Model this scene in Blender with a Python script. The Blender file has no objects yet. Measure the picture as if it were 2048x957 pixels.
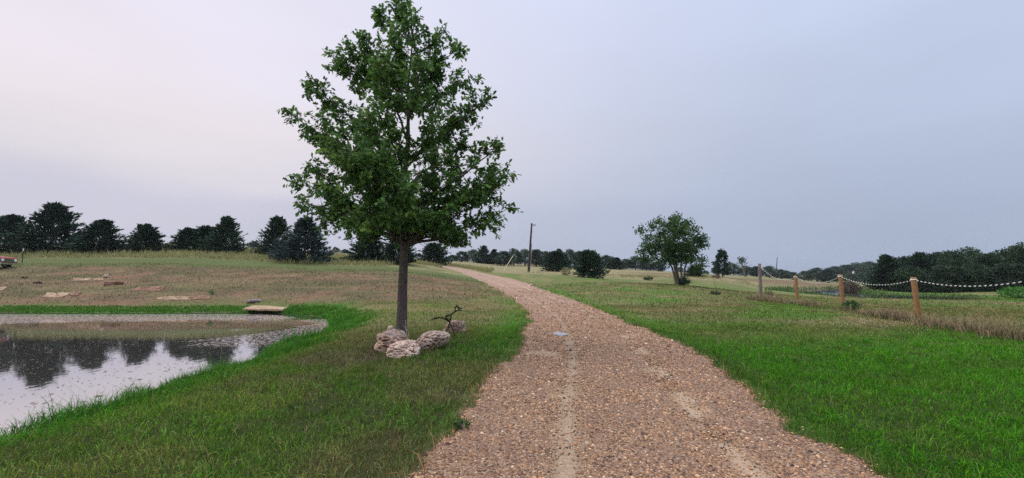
import bpy, math, random
import numpy as np
from mathutils import Vector, Matrix

R = math.radians
random.seed(7)
rng = np.random.default_rng(7)
scene = bpy.context.scene
COL = scene.collection

# ------------------------------------------------------------------ camera
F, CX, CY, VH, CAMZ = 850.0, 1024.0, 478.5, 552.0, 1.6     # focal length and horizon row in photograph pixels
TH = math.atan((VH - CY) / F)
cam_data = bpy.data.cameras.new('camera')
cam_data.sensor_width = 36.0
cam_data.lens = F / 2048.0 * 36.0
cam_data.clip_start, cam_data.clip_end = 0.1, 5000.0
cam = bpy.data.objects.new('camera', cam_data)
cam.location = (0, 0, CAMZ)
cam.rotation_euler = (R(90) + TH, 0, 0)
COL.objects.link(cam)
scene.camera = cam

# ------------------------------------------------------------------ world, sun, exposure
SUN_EL, SUN_AZ = R(52), R(-75)            # azimuth measured from +Y towards +X
world = bpy.data.worlds.new('World')
scene.world = world
world.use_nodes = True
W = world.node_tree
W.nodes.clear()


def wn(t, **kw):
    n = W.nodes.new(t)
    for k, v in kw.items():
        setattr(n, k, v)
    return n


def wmath(op, a, b=None, clamp=False):
    n = wn('ShaderNodeMath', operation=op, use_clamp=clamp)
    for i, s in enumerate((a, b)):
        if s is None:
            continue
        if isinstance(s, (int, float)):
            n.inputs[i].default_value = s
        else:
            W.links.new(s, n.inputs[i])
    return n.outputs[0]


def wmaprange(v, a, b, c, d):
    n = wn('ShaderNodeMapRange', interpolation_type='SMOOTHSTEP')
    W.links.new(v, n.inputs['Value'])
    for k, x in zip(('From Min', 'From Max', 'To Min', 'To Max'), (a, b, c, d)):
        n.inputs[k].default_value = x
    return n.outputs['Result']


def wramp(fac, stops):
    n = wn('ShaderNodeValToRGB')
    e = n.color_ramp.elements
    while len(e) < len(stops):
        e.new(0.5)
    for el, (p, c) in zip(e, stops):
        el.position = p
        el.color = (*c, 1)
    W.links.new(fac, n.inputs[0])
    return n.outputs[0]


def wmix(fac, a, b):
    n = wn('ShaderNodeMix', data_type='RGBA')
    W.links.new(fac, n.inputs[0])
    W.links.new(a, n.inputs[6])
    W.links.new(b, n.inputs[7])
    return n.outputs[2]


tc = wn('ShaderNodeTexCoord')
sep = wn('ShaderNodeSeparateXYZ')
W.links.new(tc.outputs['Generated'], sep.inputs[0])
sx, sy, sz = sep.outputs
elev = wmath('ARCSINE', sz)                                     # radians
hor = wmath('SQRT', wmath('ADD', wmath('MULTIPLY', sx, sx), wmath('ADD', wmath('MULTIPLY', sy, sy), 1e-6)))
side = wmath('DIVIDE', sx, hor)                                 # -1 left .. +1 right
noise = wn('ShaderNodeTexNoise')
mp = wn('ShaderNodeMapping')
mp.inputs['Scale'].default_value = (1.3, 1.3, 5.0)
mp.inputs['Rotation'].default_value = (R(12), R(10), 0)
W.links.new(tc.outputs['Generated'], mp.inputs[0])
W.links.new(mp.outputs[0], noise.inputs['Vector'])
noise.inputs['Scale'].default_value = 1.6
noise.inputs['Detail'].default_value = 5
noise.inputs['Roughness'].default_value = 0.45
nz = wmath('SUBTRACT', noise.outputs['Fac'], 0.5)
e01 = wmath('ADD', wmath('DIVIDE', elev, R(45)), wmath('MULTIPLY', nz, 0.16), clamp=True)   # 0 horizon .. 1 at 45 deg
left = wramp(e01, [(0.0, (.49, .50, .59)), (0.19, (.56, .55, .65)), (0.245, (.66, .63, .68)), (0.36, (.76, .70, .74)), (0.60, (.76, .72, .82)), (1.0, (.68, .70, .84))])
right = wramp(e01, [(0.0, (.34, .40, .52)), (0.15, (.385, .445, .58)), (0.45, (.48, .55, .71)), (0.72, (.56, .63, .82)), (1.0, (.60, .68, .88))])
lr = wmaprange(wmath('ADD', side, wmath('MULTIPLY', nz, 0.35)), -0.75, 0.72, 0.0, 1.0)
skycol = wmix(lr, left, right)
boost = wmath('ADD', wmath('ADD', 1.0, wmath('MULTIPLY', nz, 0.16)), wmaprange(elev, R(36), R(70), 0.0, 3.0))
sv = wn('ShaderNodeVectorMath', operation='SCALE')
W.links.new(skycol, sv.inputs[0])
W.links.new(boost, sv.inputs['Scale'])
bg = wn('ShaderNodeBackground')
W.links.new(sv.outputs[0], bg.inputs['Color'])
bg.inputs['Strength'].default_value = 1.08
nish = wn('ShaderNodeTexSky', sky_type='NISHITA')
nish.sun_disc = False
nish.sun_elevation = SUN_EL
nish.sun_rotation = SUN_AZ
nish.air_density, nish.dust_density, nish.ozone_density = 1.0, 4.0, 1.0
bg2 = wn('ShaderNodeBackground')
W.links.new(nish.outputs[0], bg2.inputs['Color'])
bg2.inputs['Strength'].default_value = 0.004                    # thin blue behind the overcast
addsh = wn('ShaderNodeAddShader')
W.links.new(bg.outputs[0], addsh.inputs[0])
W.links.new(bg2.outputs[0], addsh.inputs[1])
wout = wn('ShaderNodeOutputWorld')
W.links.new(addsh.outputs[0], wout.inputs['Surface'])

sun_data = bpy.data.lights.new('sun', 'SUN')
sun_data.energy = 1.5
sun_data.angle = R(24)
sun_data.color = (1.0, 0.93, 0.86)
sun = bpy.data.objects.new('sun', sun_data)
sd = Vector((math.sin(SUN_AZ) * math.cos(SUN_EL), math.cos(SUN_AZ) * math.cos(SUN_EL), math.sin(SUN_EL)))
sun.rotation_euler = sd.to_track_quat('Z', 'Y').to_euler()
sun.location = (-20, 0, 30)
COL.objects.link(sun)

scene.view_settings.view_transform = 'Standard'
scene.view_settings.look = 'None'
scene.view_settings.exposure = 0.0
scene.view_settings.gamma = 1.0
scene.view_settings.use_curve_mapping = False
scene.cycles.use_denoising = False
scene.cycles.use_adaptive_sampling = False
scene.cycles.max_bounces = 5
scene.cycles.diffuse_bounces = 2
scene.cycles.glossy_bounces = 2
scene.cycles.transmission_bounces = 2
scene.cycles.transparent_max_bounces = 8
scene.cycles.volume_bounces = 0

# ------------------------------------------------------------------ helpers: projection, noise, meshes


def pix(u, v, Y):
    """point of the place seen at photograph pixel (u, v) at forward distance Y"""
    a, b = (u - CX) / F, (CY - v) / F
    d = (a, math.cos(TH) - b * math.sin(TH), math.sin(TH) + b * math.cos(TH))
    s = Y / d[1]
    return (d[0] * s, Y, CAMZ + d[2] * s)


def on_plane(u, v, z):
    a, b = (u - CX) / F, (CY - v) / F
    d = (a, math.cos(TH) - b * math.sin(TH), math.sin(TH) + b * math.cos(TH))
    s = (z - CAMZ) / d[2]
    return (d[0] * s, d[1] * s)


def _h(ix, iy, seed):
    n = (ix * 374761393 + iy * 668265263 + seed * 144665) & 0xFFFFFFFF
    n = ((n ^ (n >> 13)) * 1274126177) & 0xFFFFFFFF
    return ((n ^ (n >> 16)) & 0xFFFF) / 65535.0


def vnoise(x, y, seed=0):
    x = np.asarray(x, float); y = np.asarray(y, float)
    ix, iy = np.floor(x).astype(np.int64), np.floor(y).astype(np.int64)
    fx, fy = x - ix, y - iy
    fx = fx * fx * (3 - 2 * fx); fy = fy * fy * (3 - 2 * fy)
    return ((_h(ix, iy, seed) * (1 - fx) + _h(ix + 1, iy, seed) * fx) * (1 - fy)
            + (_h(ix, iy + 1, seed) * (1 - fx) + _h(ix + 1, iy + 1, seed) * fx) * fy)


def fbm(x, y, seed=0, octv=4):
    s, a, t = 0, 0.5, 0
    for k in range(octv):
        s = s + a * vnoise(np.asarray(x) * 2 ** k + 17.3 * k, np.asarray(y) * 2 ** k - 9.1 * k, seed + k)
        t += a; a *= 0.5
    return s / t


def sstep(a, b, x):
    t = np.clip((np.asarray(x, float) - a) / (np.asarray(b) - a), 0, 1)
    return t * t * (3 - 2 * t)


class MB:
    """collects vertices and faces (numpy) and links them as one mesh object"""

    def __init__(self):
        self.v, self.f, self.c, self.n = [], [], [], 0

    def add(self, verts, faces, col=None, mat=0):
        verts = np.asarray(verts, float).reshape(-1, 3)
        faces = np.asarray(faces, np.int64)
        self.v.append(verts)
        self.f.append((faces + self.n, mat))
        if col is None:
            col = np.ones((len(verts), 3)) * 0.5
        col = np.asarray(col, float)
        if col.ndim == 1:
            col = np.tile(col, (len(verts), 1))
        self.c.append(col)
        self.n += len(verts)

    def tube(self, pts, radii, sides=8, cap=True, col=None, mat=0):
        pts = [Vector(p) for p in pts]
        if not hasattr(radii, '__len__'):
            radii = [radii] * len(pts)
        vs, fs = [], []
        prev = None
        for i, p in enumerate(pts):
            t = (pts[min(i + 1, len(pts) - 1)] - pts[max(i - 1, 0)])
            t = t.normalized() if t.length > 1e-9 else Vector((0, 0, 1))
            if prev is None:
                a = t.cross(Vector((0, 0, 1)))
                if a.length < 0.1:
                    a = t.cross(Vector((0, 1, 0)))
                a.normalize()
            else:
                a = (prev - t * prev.dot(t)).normalized()
            prev = a
            b = t.cross(a)
            for k in range(sides):
                an = 2 * math.pi * k / sides
                vs.append(p + (a * math.cos(an) + b * math.sin(an)) * radii[i])
        for i in range(len(pts) - 1):
            for k in range(sides):
                k2 = (k + 1) % sides
                fs.append((i * sides + k, i * sides + k2, (i + 1) * sides + k2, (i + 1) * sides + k))
        self.add([tuple(v) for v in vs], fs, col, mat)
        if cap:
            for i, rev in ((0, True), (len(pts) - 1, False)):
                ring = [tuple(vs[i * sides + k]) for k in range(sides)]
                if rev:
                    ring = ring[::-1]
                self.add(ring, [list(range(sides))], col, mat)

    def box(self, x0, x1, y0, y1, z0, z1, col=None, bev=0.0, mat=0):
        bm_v = [(x0, y0, z0), (x1, y0, z0), (x1, y1, z0), (x0, y1, z0), (x0, y0, z1), (x1, y0, z1), (x1, y1, z1), (x0, y1, z1)]
        self.add(bm_v, [(0, 3, 2, 1), (4, 5, 6, 7), (0, 1, 5, 4), (1, 2, 6, 5), (2, 3, 7, 6), (3, 0, 4, 7)], col, mat)

    def build(self, name, mats, parent=None, smooth=False, loc=None):
        me = bpy.data.meshes.new(name)
        V = np.concatenate(self.v)
        me.vertices.add(len(V))
        me.vertices.foreach_set('co', V.astype(np.float32).ravel())
        li, ls, mi, off = [], [], [], 0
        for f, m in self.f:
            k = f.shape[1]
            li.append(f.ravel())
            ls.append(off + np.arange(len(f)) * k)
            mi.append(np.full(len(f), m))
            off += f.size
        li = np.concatenate(li); ls = np.concatenate(ls); mi = np.concatenate(mi)
        me.loops.add(len(li))
        me.loops.foreach_set('vertex_index', li.astype(np.int32))
        me.polygons.add(len(ls))
        me.polygons.foreach_set('loop_start', ls.astype(np.int32))
        me.polygons.foreach_set('material_index', mi.astype(np.int32))
        me.update(calc_edges=True)
        at = me.attributes.new('tint', 'FLOAT_COLOR', 'POINT')
        C = np.concatenate(self.c)
        at.data.foreach_set('color', np.concatenate([C, np.ones((len(C), 1))], 1).astype(np.float32).ravel())
        me.polygons.foreach_set('use_smooth', np.full(len(ls), smooth))
        for m in (mats if isinstance(mats, (list, tuple)) else [mats]):
            me.materials.append(m)
        me.validate()
        o = bpy.data.objects.new(name, me)
        COL.objects.link(o)
        if parent is not None:
            o.parent = parent
        if loc is not None:
            o.location = loc
        return o


def tag(o, label=None, cat=None, group=None, kind=None):
    for k, v in (('label', label), ('category', cat), ('group', group), ('kind', kind)):
        if v:
            o[k] = v
    return o


def empty(name, loc=(0, 0, 0), rz=0.0):
    o = bpy.data.objects.new(name, None)
    o.empty_display_size = 0.2
    o.location = loc
    o.rotation_euler = (0, 0, rz)
    COL.objects.link(o)
    return o


def copy_tree(o, parent=None):
    c = o.copy()
    COL.objects.link(c)
    if parent is not None:
        c.parent = parent
    for ch in list(o.children):
        copy_tree(ch, c)
    return c


# ------------------------------------------------------------------ materials


def mat_new(name):
    m = bpy.data.materials.new(name)
    m.use_nodes = True
    nt = m.node_tree
    b = nt.nodes['Principled BSDF']
    return m, nt, b


def nd(nt, t, **kw):
    n = nt.nodes.new(t)
    for k, v in kw.items():
        setattr(n, k, v)
    return n


def nmath(nt, op, a, b=None, clamp=False):
    n = nd(nt, 'ShaderNodeMath', operation=op, use_clamp=clamp)
    for i, s in enumerate((a, b)):
        if s is None:
            continue
        if isinstance(s, (int, float)):
            n.inputs[i].default_value = s
        else:
            nt.links.new(s, n.inputs[i])
    return n.outputs[0]


def nmix(nt, fac, a, b, blend='MIX'):
    n = nd(nt, 'ShaderNodeMix', data_type='RGBA', blend_type=blend)
    for i, s in ((0, fac), (6, a), (7, b)):
        if isinstance(s, (int, float)):
            n.inputs[i].default_value = s
        elif isinstance(s, tuple):
            n.inputs[i].default_value = (*s, 1)
        else:
            nt.links.new(s, n.inputs[i])
    return n.outputs[2]


def nnoise(nt, scale, detail=4, rough=0.6, coord='Object', vec=None):
    n = nd(nt, 'ShaderNodeTexNoise')
    n.inputs['Scale'].default_value = scale
    n.inputs['Detail'].default_value = detail
    n.inputs['Roughness'].default_value = rough
    if vec is None:
        t = nd(nt, 'ShaderNodeTexCoord')
        vec = t.outputs[coord]
    nt.links.new(vec, n.inputs['Vector'])
    return n.outputs['Fac']


def nramp(nt, fac, stops, interp='LINEAR'):
    n = nd(nt, 'ShaderNodeValToRGB')
    n.color_ramp.interpolation = interp
    e = n.color_ramp.elements
    while len(e) < len(stops):
        e.new(0.5)
    for el, (p, c) in zip(e, stops):
        el.position = p
        el.color = (*c, 1) if len(c) == 3 else c
    nt.links.new(fac, n.inputs[0])
    return n.outputs[0]


def nattr(nt, name='tint'):
    return nd(nt, 'ShaderNodeAttribute', attribute_name=name).outputs['Color']


def nbump(nt, height, strength, dist, b):
    n = nd(nt, 'ShaderNodeBump')
    n.inputs['Strength'].default_value = strength
    n.inputs['Distance'].default_value = dist
    nt.links.new(height, n.inputs['Height'])
    nt.links.new(n.outputs[0], b.inputs['Normal'])


def mat_plain(name, color, rough=0.6, metal=0.0, noise=0.25, nscale=8.0, bump=0.0, spec=0.4):
    m, nt, b = mat_new(name)
    f = nnoise(nt, nscale)
    c = nmix(nt, f, tuple(x * (1 - noise) for x in color), tuple(min(1, x * (1 + noise)) for x in color))
    nt.links.new(c, b.inputs['Base Color'])
    b.inputs['Roughness'].default_value = rough
    b.inputs['Metallic'].default_value = metal
    b.inputs['Specular IOR Level'].default_value = spec
    if bump:
        nbump(nt, f, 0.7, bump, b)
    return m


def mat_leaf(name, trans=0.25, rough=0.55, vary=0.25, spec=0.3, mul=1.0):
    """leaf and blade material: colour from the tint attribute with a per-plant variation"""
    m, nt, b = mat_new(name)
    col = nattr(nt)
    oi = nd(nt, 'ShaderNodeObjectInfo')
    v = nmath(nt, 'ADD', nmath(nt, 'MULTIPLY', oi.outputs['Random'], vary), mul * (1 - vary / 2))
    sc = nd(nt, 'ShaderNodeVectorMath', operation='SCALE')
    nt.links.new(col, sc.inputs[0])
    nt.links.new(v, sc.inputs['Scale'])
    nt.links.new(sc.outputs[0], b.inputs['Base Color'])
    b.inputs['Roughness'].default_value = rough
    b.inputs['Specular IOR Level'].default_value = spec
    if trans > 0:
        t = nd(nt, 'ShaderNodeBsdfTranslucent')
        nt.links.new(sc.outputs[0], t.inputs['Color'])
        mx = nd(nt, 'ShaderNodeMixShader')
        mx.inputs[0].default_value = trans
        nt.links.new(b.outputs[0], mx.inputs[1])
        nt.links.new(t.outputs[0], mx.inputs[2])
        nt.links.new(mx.outputs[0], nt.nodes['Material Output'].inputs['Surface'])
    return m


# ground: tint attribute with fine mottling
m_ground, nt, b = mat_new('turf')
col = nattr(nt)
f1 = nnoise(nt, 3.0, 8, 0.75)
f2 = nnoise(nt, 22.0, 6, 0.8)
c = nmix(nt, nmath(nt, 'MULTIPLY', nramp(nt, f1, [(0.35, (0, 0, 0)), (0.75, (1, 1, 1))]), 0.35), col, (.16, .12, .065))
sc = nd(nt, 'ShaderNodeVectorMath', operation='SCALE')
nt.links.new(c, sc.inputs[0])
nt.links.new(nmath(nt, 'ADD', nmath(nt, 'MULTIPLY', f2, 1.3), 0.35), sc.inputs['Scale'])
nt.links.new(sc.outputs[0], b.inputs['Base Color'])
b.inputs['Roughness'].default_value = 0.95
b.inputs['Specular IOR Level'].default_value = 0.1
nbump(nt, nmath(nt, 'ADD', f2, f1), 0.9, 0.06, b)

# gravel: stones by voronoi cells, sandy wheel tracks from the attribute
m_gravel, nt, b = mat_new('gravel')
t = nd(nt, 'ShaderNodeTexCoord')
vo = nd(nt, 'ShaderNodeTexVoronoi')
vo.inputs['Scale'].default_value = 48
nt.links.new(t.outputs['Object'], vo.inputs['Vector'])
sp = nd(nt, 'ShaderNodeSeparateColor')
nt.links.new(vo.outputs['Color'], sp.inputs[0])
stone = nramp(nt, sp.outputs[0], [(0.0, (.06, .035, .025)), (0.2, (.17, .09, .055)), (0.42, (.26, .155, .088)), (0.62, (.34, .215, .13)),
                                   (0.8, (.21, .11, .065)), (0.93, (.38, .27, .18)), (1.0, (.46, .37, .28))])
sand = nramp(nt, nnoise(nt, 30, 5), [(0.3, (.26, .18, .11)), (0.7, (.36, .26, .165))])
far_mix = nramp(nt, nnoise(nt, 1.2, 6, .7), [(0.35, (.25, .15, .10)), (0.65, (.38, .26, .19))])
at = nd(nt, 'ShaderNodeAttribute', attribute_name='tint')
sa = nd(nt, 'ShaderNodeSeparateColor')
nt.links.new(at.outputs['Color'], sa.inputs[0])
edge = nmath(nt, 'ADD', sa.outputs[0], nmath(nt, 'MULTIPLY', nmath(nt, 'SUBTRACT', nnoise(nt, 26, 6, .8), 0.5), 1.3))
sfac = nramp(nt, edge, [(0.22, (0, 0, 0)), (0.85, (1, 1, 1))])
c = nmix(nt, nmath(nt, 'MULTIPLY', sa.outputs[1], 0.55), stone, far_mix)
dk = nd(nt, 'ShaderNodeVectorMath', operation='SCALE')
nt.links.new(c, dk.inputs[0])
nt.links.new(nmath(nt, 'ADD', nmath(nt, 'MULTIPLY', sa.outputs[1], 0.28), 0.80), dk.inputs['Scale'])     # shade between the loose stones painted in: sheet darker near the camera
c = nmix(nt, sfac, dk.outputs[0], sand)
c = nmix(nt, nmath(nt, 'MULTIPLY', nramp(nt, nnoise(nt, 0.8, 5, .7), [(0.5, (0, 0, 0)), (0.7, (1, 1, 1))]), 0.35), c, (.25, .15, .10))
nt.links.new(c, b.inputs['Base Color'])
b.inputs['Roughness'].default_value = 0.9
b.inputs['Specular IOR Level'].default_value = 0.2
inv = nmath(nt, 'SUBTRACT', 1.0, vo.outputs['Distance'])
nbump(nt, nmath(nt, 'MULTIPLY', inv, nmath(nt, 'SUBTRACT', 1.0, nmath(nt, 'MULTIPLY', sfac, 0.85))), 1.0, 0.02, b)

m_pebble, nt, b = mat_new('pebble')
nt.links.new(nattr(nt), b.inputs['Base Color'])
b.inputs['Roughness'].default_value = 0.75
b.inputs['Specular IOR Level'].default_value = 0.3

# pond: mirror of sky and bank, murky body, scum flecks from attribute and noise
m_water, nt, b = mat_new('pond_water')
t = nd(nt, 'ShaderNodeTexCoord')
mpn = nd(nt, 'ShaderNodeMapping')
mpn.inputs['Scale'].default_value = (1.0, 0.55, 1.0)
nt.links.new(t.outputs['Object'], mpn.inputs[0])
b.inputs['Base Color'].default_value = (.035, .032, .02, 1)
b.inputs['Roughness'].default_value = 0.3
gl = nd(nt, 'ShaderNodeBsdfGlossy')
gl.inputs['Color'].default_value = (.88, .84, .84, 1)
gl.inputs['Roughness'].default_value = 0.03
bn = nd(nt, 'ShaderNodeBump')
bn.inputs['Strength'].default_value = 0.05
bn.inputs['Distance'].default_value = 0.02
nt.links.new(nnoise(nt, 5.0, 3, .5, vec=mpn.outputs[0]), bn.inputs['Height'])
nt.links.new(bn.outputs[0], gl.inputs['Normal'])
wmx = nd(nt, 'ShaderNodeMixShader')
lw = nd(nt, 'ShaderNodeLayerWeight')
lw.inputs['Blend'].default_value = 0.62
nt.links.new(nramp(nt, lw.outputs['Facing'], [(0.0, (.12,) * 3), (0.7, (.72,) * 3), (1.0, (.92,) * 3)]), wmx.inputs[0])
nt.links.new(b.outputs[0], wmx.inputs[1])
nt.links.new(gl.outputs[0], wmx.inputs[2])
scum = nd(nt, 'ShaderNodeBsdfDiffuse')
scum.inputs['Color'].default_value = (.33, .27, .24, 1)
sa = nd(nt, 'ShaderNodeSeparateColor')
nt.links.new(nattr(nt), sa.inputs[0])
flk = nnoise(nt, 10.0, 8, .8, vec=mpn.outputs[0])
sf = nramp(nt, nmath(nt, 'ADD', flk, nmath(nt, 'SUBTRACT', sa.outputs[0], 0.5)), [(0.55, (0, 0, 0)), (0.60, (1, 1, 1))])
wm2 = nd(nt, 'ShaderNodeMixShader')
nt.links.new(nmath(nt, 'MULTIPLY', sf, 0.85), wm2.inputs[0])
nt.links.new(wmx.outputs[0], wm2.inputs[1])
nt.links.new(scum.outputs[0], wm2.inputs[2])
nt.links.new(wm2.outputs[0], nt.nodes['Material Output'].inputs['Surface'])

# bark
m_bark, nt, b = mat_new('bark')
t = nd(nt, 'ShaderNodeTexCoord')
mpn = nd(nt, 'ShaderNodeMapping')
mpn.inputs['Scale'].default_value = (9.0, 9.0, 2.0)
nt.links.new(t.outputs['Object'], mpn.inputs[0])
f = nnoise(nt, 4.0, 6, .7, vec=mpn.outputs[0])
nt.links.new(nramp(nt, f, [(0.3, (.05, .04, .035)), (0.7, (.19, .155, .14))]), b.inputs['Base Color'])
b.inputs['Roughness'].default_value = 0.95
b.inputs['Specular IOR Level'].default_value = 0.15
nbump(nt, f, 1.0, 0.04, b)

m_bark_pale = mat_plain('pale_bark', (.15, .125, .105), 0.9, noise=.5, nscale=6, bump=.03)
m_oakleaf = mat_leaf('oak_leaf', 0.32, 0.5, 0.0, 0.2)
m_leaf = mat_leaf('broad_leaf', 0.22, 0.6, 0.4, 0.2)
m_cedar = mat_leaf('cedar_spray', 0.05, 0.75, 0.3, 0.12)
m_blade = mat_leaf('grass_blade', 0.3, 0.7, 0.0, 0.08)


def rock_mat(name, cols, dark, nscale=9.0, pitted=False):
    m, nt, b = mat_new(name)
    f = nnoise(nt, nscale, 7, .72)
    c = nramp(nt, f, [(0.25, cols[0]), (0.5, cols[1]), (0.72, cols[2])])
    if dark:
        g = nnoise(nt, nscale * 0.6, 6, .75)
        geo = nd(nt, 'ShaderNodeNewGeometry')
        s = nd(nt, 'ShaderNodeSeparateXYZ')
        nt.links.new(geo.outputs['Normal'], s.inputs[0])
        k = nmath(nt, 'ADD', nmath(nt, 'MULTIPLY', s.outputs[2], 0.30), g)
        c = nmix(nt, nmath(nt, 'MULTIPLY', nramp(nt, k, [(0.66, (0, 0, 0)), (0.82, (1, 1, 1))]), dark), c, (.13, .115, .11))   # lichen on the top
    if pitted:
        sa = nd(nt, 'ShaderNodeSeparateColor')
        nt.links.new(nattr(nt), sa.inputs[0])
        c = nmix(nt, nmath(nt, 'MULTIPLY', nramp(nt, sa.outputs[0], [(0.3, (0, 0, 0)), (0.75, (1, 1, 1))]), 0.8), c, (.12, .06, .042))   # shade inside the pits, painted in as dark brown
    nt.links.new(c, b.inputs['Base Color'])
    b.inputs['Roughness'].default_value = 0.9
    b.inputs['Specular IOR Level'].default_value = 0.2
    nbump(nt, f, 0.8, 0.03, b)
    return m


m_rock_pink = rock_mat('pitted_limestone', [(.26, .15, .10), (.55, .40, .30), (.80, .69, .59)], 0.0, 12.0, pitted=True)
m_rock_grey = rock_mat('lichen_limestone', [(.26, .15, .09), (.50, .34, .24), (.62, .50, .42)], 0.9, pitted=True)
m_slab = rock_mat('sandstone_slab', [(.13, .08, .045), (.32, .22, .13), (.46, .35, .23)], 0.0, 2.6)
m_slab_red = rock_mat('red_sandstone', [(.09, .05, .03), (.20, .11, .068), (.34, .21, .14)], 0.0, 2.6)
m_iron = mat_plain('black_iron', (.012, .011, .011), 0.6, 0.4, .3, 20)
m_post = mat_plain('treated_pine', (.28, .145, .062), 0.9, noise=.6, nscale=5, bump=.01)
m_post_grey = mat_plain('weathered_timber', (.17, .135, .125), 0.95, noise=.55, nscale=5, bump=.02)
m_white = mat_plain('white_plastic', (.72, .70, .66), 0.5, noise=.08)
m_dark = mat_plain('dark_cord', (.02, .02, .02), 0.7)
m_pole = mat_plain('creosoted_pole', (.045, .03, .028), 0.9, noise=.4, nscale=3)
m_steel = mat_plain('galvanised_steel', (.35, .35, .36), 0.5, 0.6)
m_yellow = mat_plain('pale_yellow_plastic', (.55, .48, .30), 0.6)
m_redpaint = mat_plain('faded_red_paint', (.25, .035, .03), 0.4, noise=.25, nscale=3)
m_chrome = mat_plain('chrome', (.55, .55, .56), 0.25, 0.9)
m_black = mat_plain('black_rubber', (.012, .012, .012), 0.8)
m_glass = mat_plain('dark_glass', (.02, .025, .03), 0.08, spec=.6)
m_lamp = mat_plain('headlamp_glass', (.75, .75, .72), 0.2)

# ------------------------------------------------------------------ terrain height
PW = -0.60                                                   # water level of both ponds
ctrl = [(0, 0, 0), (-5, -6, 0), (6, -6, 0), (0, 5, 0), (6, 4, 0), (6, 10, 0), (-3, 6, -.04), (-2.6, 10.5, 0), (2, 10, 0), (10, 10, 0), (14.3, 15, 0),
        (12, 7, -.02), (0, -25, 0), (25, -25, -.2), (-25, -25, -.3), (-13, -4, -.35), (-5, 9, -.12), (2.4, 16.6, 0), (-4, 14, -.1), (-30, 8, -.6),
        (-60, 0, 1), (60, 0, -.4), (-150, -60, 2), (150, -60, -1), (0, -150, 0), (-17, 18, -.7), (-60, 20, 0.3),
        (-250, 250, 14), (0, 300, 9), (250, 250, -2), (-350, 0, 8), (350, 0, -3), (0, -400, 0), (-500, 600, 14), (0, 700, 8), (500, 600, 0),
        (-450, -450, 4), (450, -450, -2)]
for u, v, D in [(1085, 597, 29), (1041, 580, 38), (995, 560, 48), (940, 545, 57), (940, 540, 64), (960, 531, 95), (1000, 529, 130),
                (200, 612, 26.6), (500, 612, 26.2), (-100, 612, 26.6), (0, 575, 32), (300, 575, 32), (550, 580, 30), (100, 537, 42), (400, 537, 42), (-200, 537, 42),
                (650, 540, 44), (100, 513, 49), (400, 513, 49), (100, 506, 56), (400, 504, 58), (335, 490, 82), (505, 500, 75), (600, 520, 52), (700, 521, 58),
                (760, 527, 52), (860, 530, 62), (750, 605, 24), (850, 570, 34), (900, 600, 25), (0, 500, 90), (100, 495, 110),
                (1057, 543, 75), (1175, 555, 53), (1240, 561, 58), (1345, 571, 40), (1300, 547, 85), (1250, 540, 105), (1400, 551, 110),
                (1420, 572, 52), (1430, 556, 72), (1520, 574, 66), (1600, 563, 90), (1700, 572, 95), (1740, 583, 60), (1900, 585, 55), (2048, 585, 52), (2200, 590, 50),
                (1700, 610, 28), (1950, 622, 23.5), (2048, 660, 12.6), (1500, 590, 35), (1450, 600, 28), (1300, 600, 28), (1250, 630, 17.5), (2000, 600, 40),
                (1500, 554, 140), (1700, 570, 150), (1687, 618, 19.4), (1595, 608, 23.6), (1522, 600, 27.5)]:
    ctrl.append(pix(u, v, D))
ctrl = np.array(ctrl, float)


def _tps_k(d2):
    return np.where(d2 > 0, d2 * np.log(np.maximum(d2, 1e-12)), 0.0)


def _warp(x, y):
    """compress distance so that far control points do not swamp the near ones"""
    r = np.sqrt(x * x + y * y) + 1e-9
    k = np.log1p(r / 12.0) * 12.0 / r
    return x * k / 10, y * k / 10


_cx, _cy = _warp(ctrl[:, 0], ctrl[:, 1])
_n = len(ctrl)
_A = np.zeros((_n + 3, _n + 3))
_A[:_n, :_n] = _tps_k((_cx[:, None] - _cx[None]) ** 2 + (_cy[:, None] - _cy[None]) ** 2) + np.eye(_n) * 0.004
_A[:_n, _n:] = np.stack([np.ones(_n), _cx, _cy], 1)
_A[_n:, :_n] = _A[:_n, _n:].T
_w = np.linalg.solve(_A, np.concatenate([ctrl[:, 2], np.zeros(3)]))


def base_h(x, y):
    x = np.atleast_1d(np.asarray(x, float)); y = np.atleast_1d(np.asarray(y, float))
    wx, wy = _warp(x, y)
    out = np.empty(len(x))
    for i in range(0, len(x), 20000):
        a, c = wx[i:i + 20000], wy[i:i + 20000]
        out[i:i + 20000] = _tps_k((a[:, None] - _cx) ** 2 + (c[:, None] - _cy) ** 2) @ _w[:_n] + _w[_n] + _w[_n + 1] * a + _w[_n + 2] * c
    return out


def smooth_poly(pts, n, closed=True):
    P = np.array(pts, float)
    for _ in range(n):
        Q = []
        m = len(P)
        rr = range(m) if closed else range(m - 1)
        for i in rr:
            a, c = P[i], P[(i + 1) % m]
            Q += [a * .75 + c * .25, a * .25 + c * .75]
        if not closed:
            Q = [P[0]] + Q + [P[-1]]
        P = np.array(Q)
    return P


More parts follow.
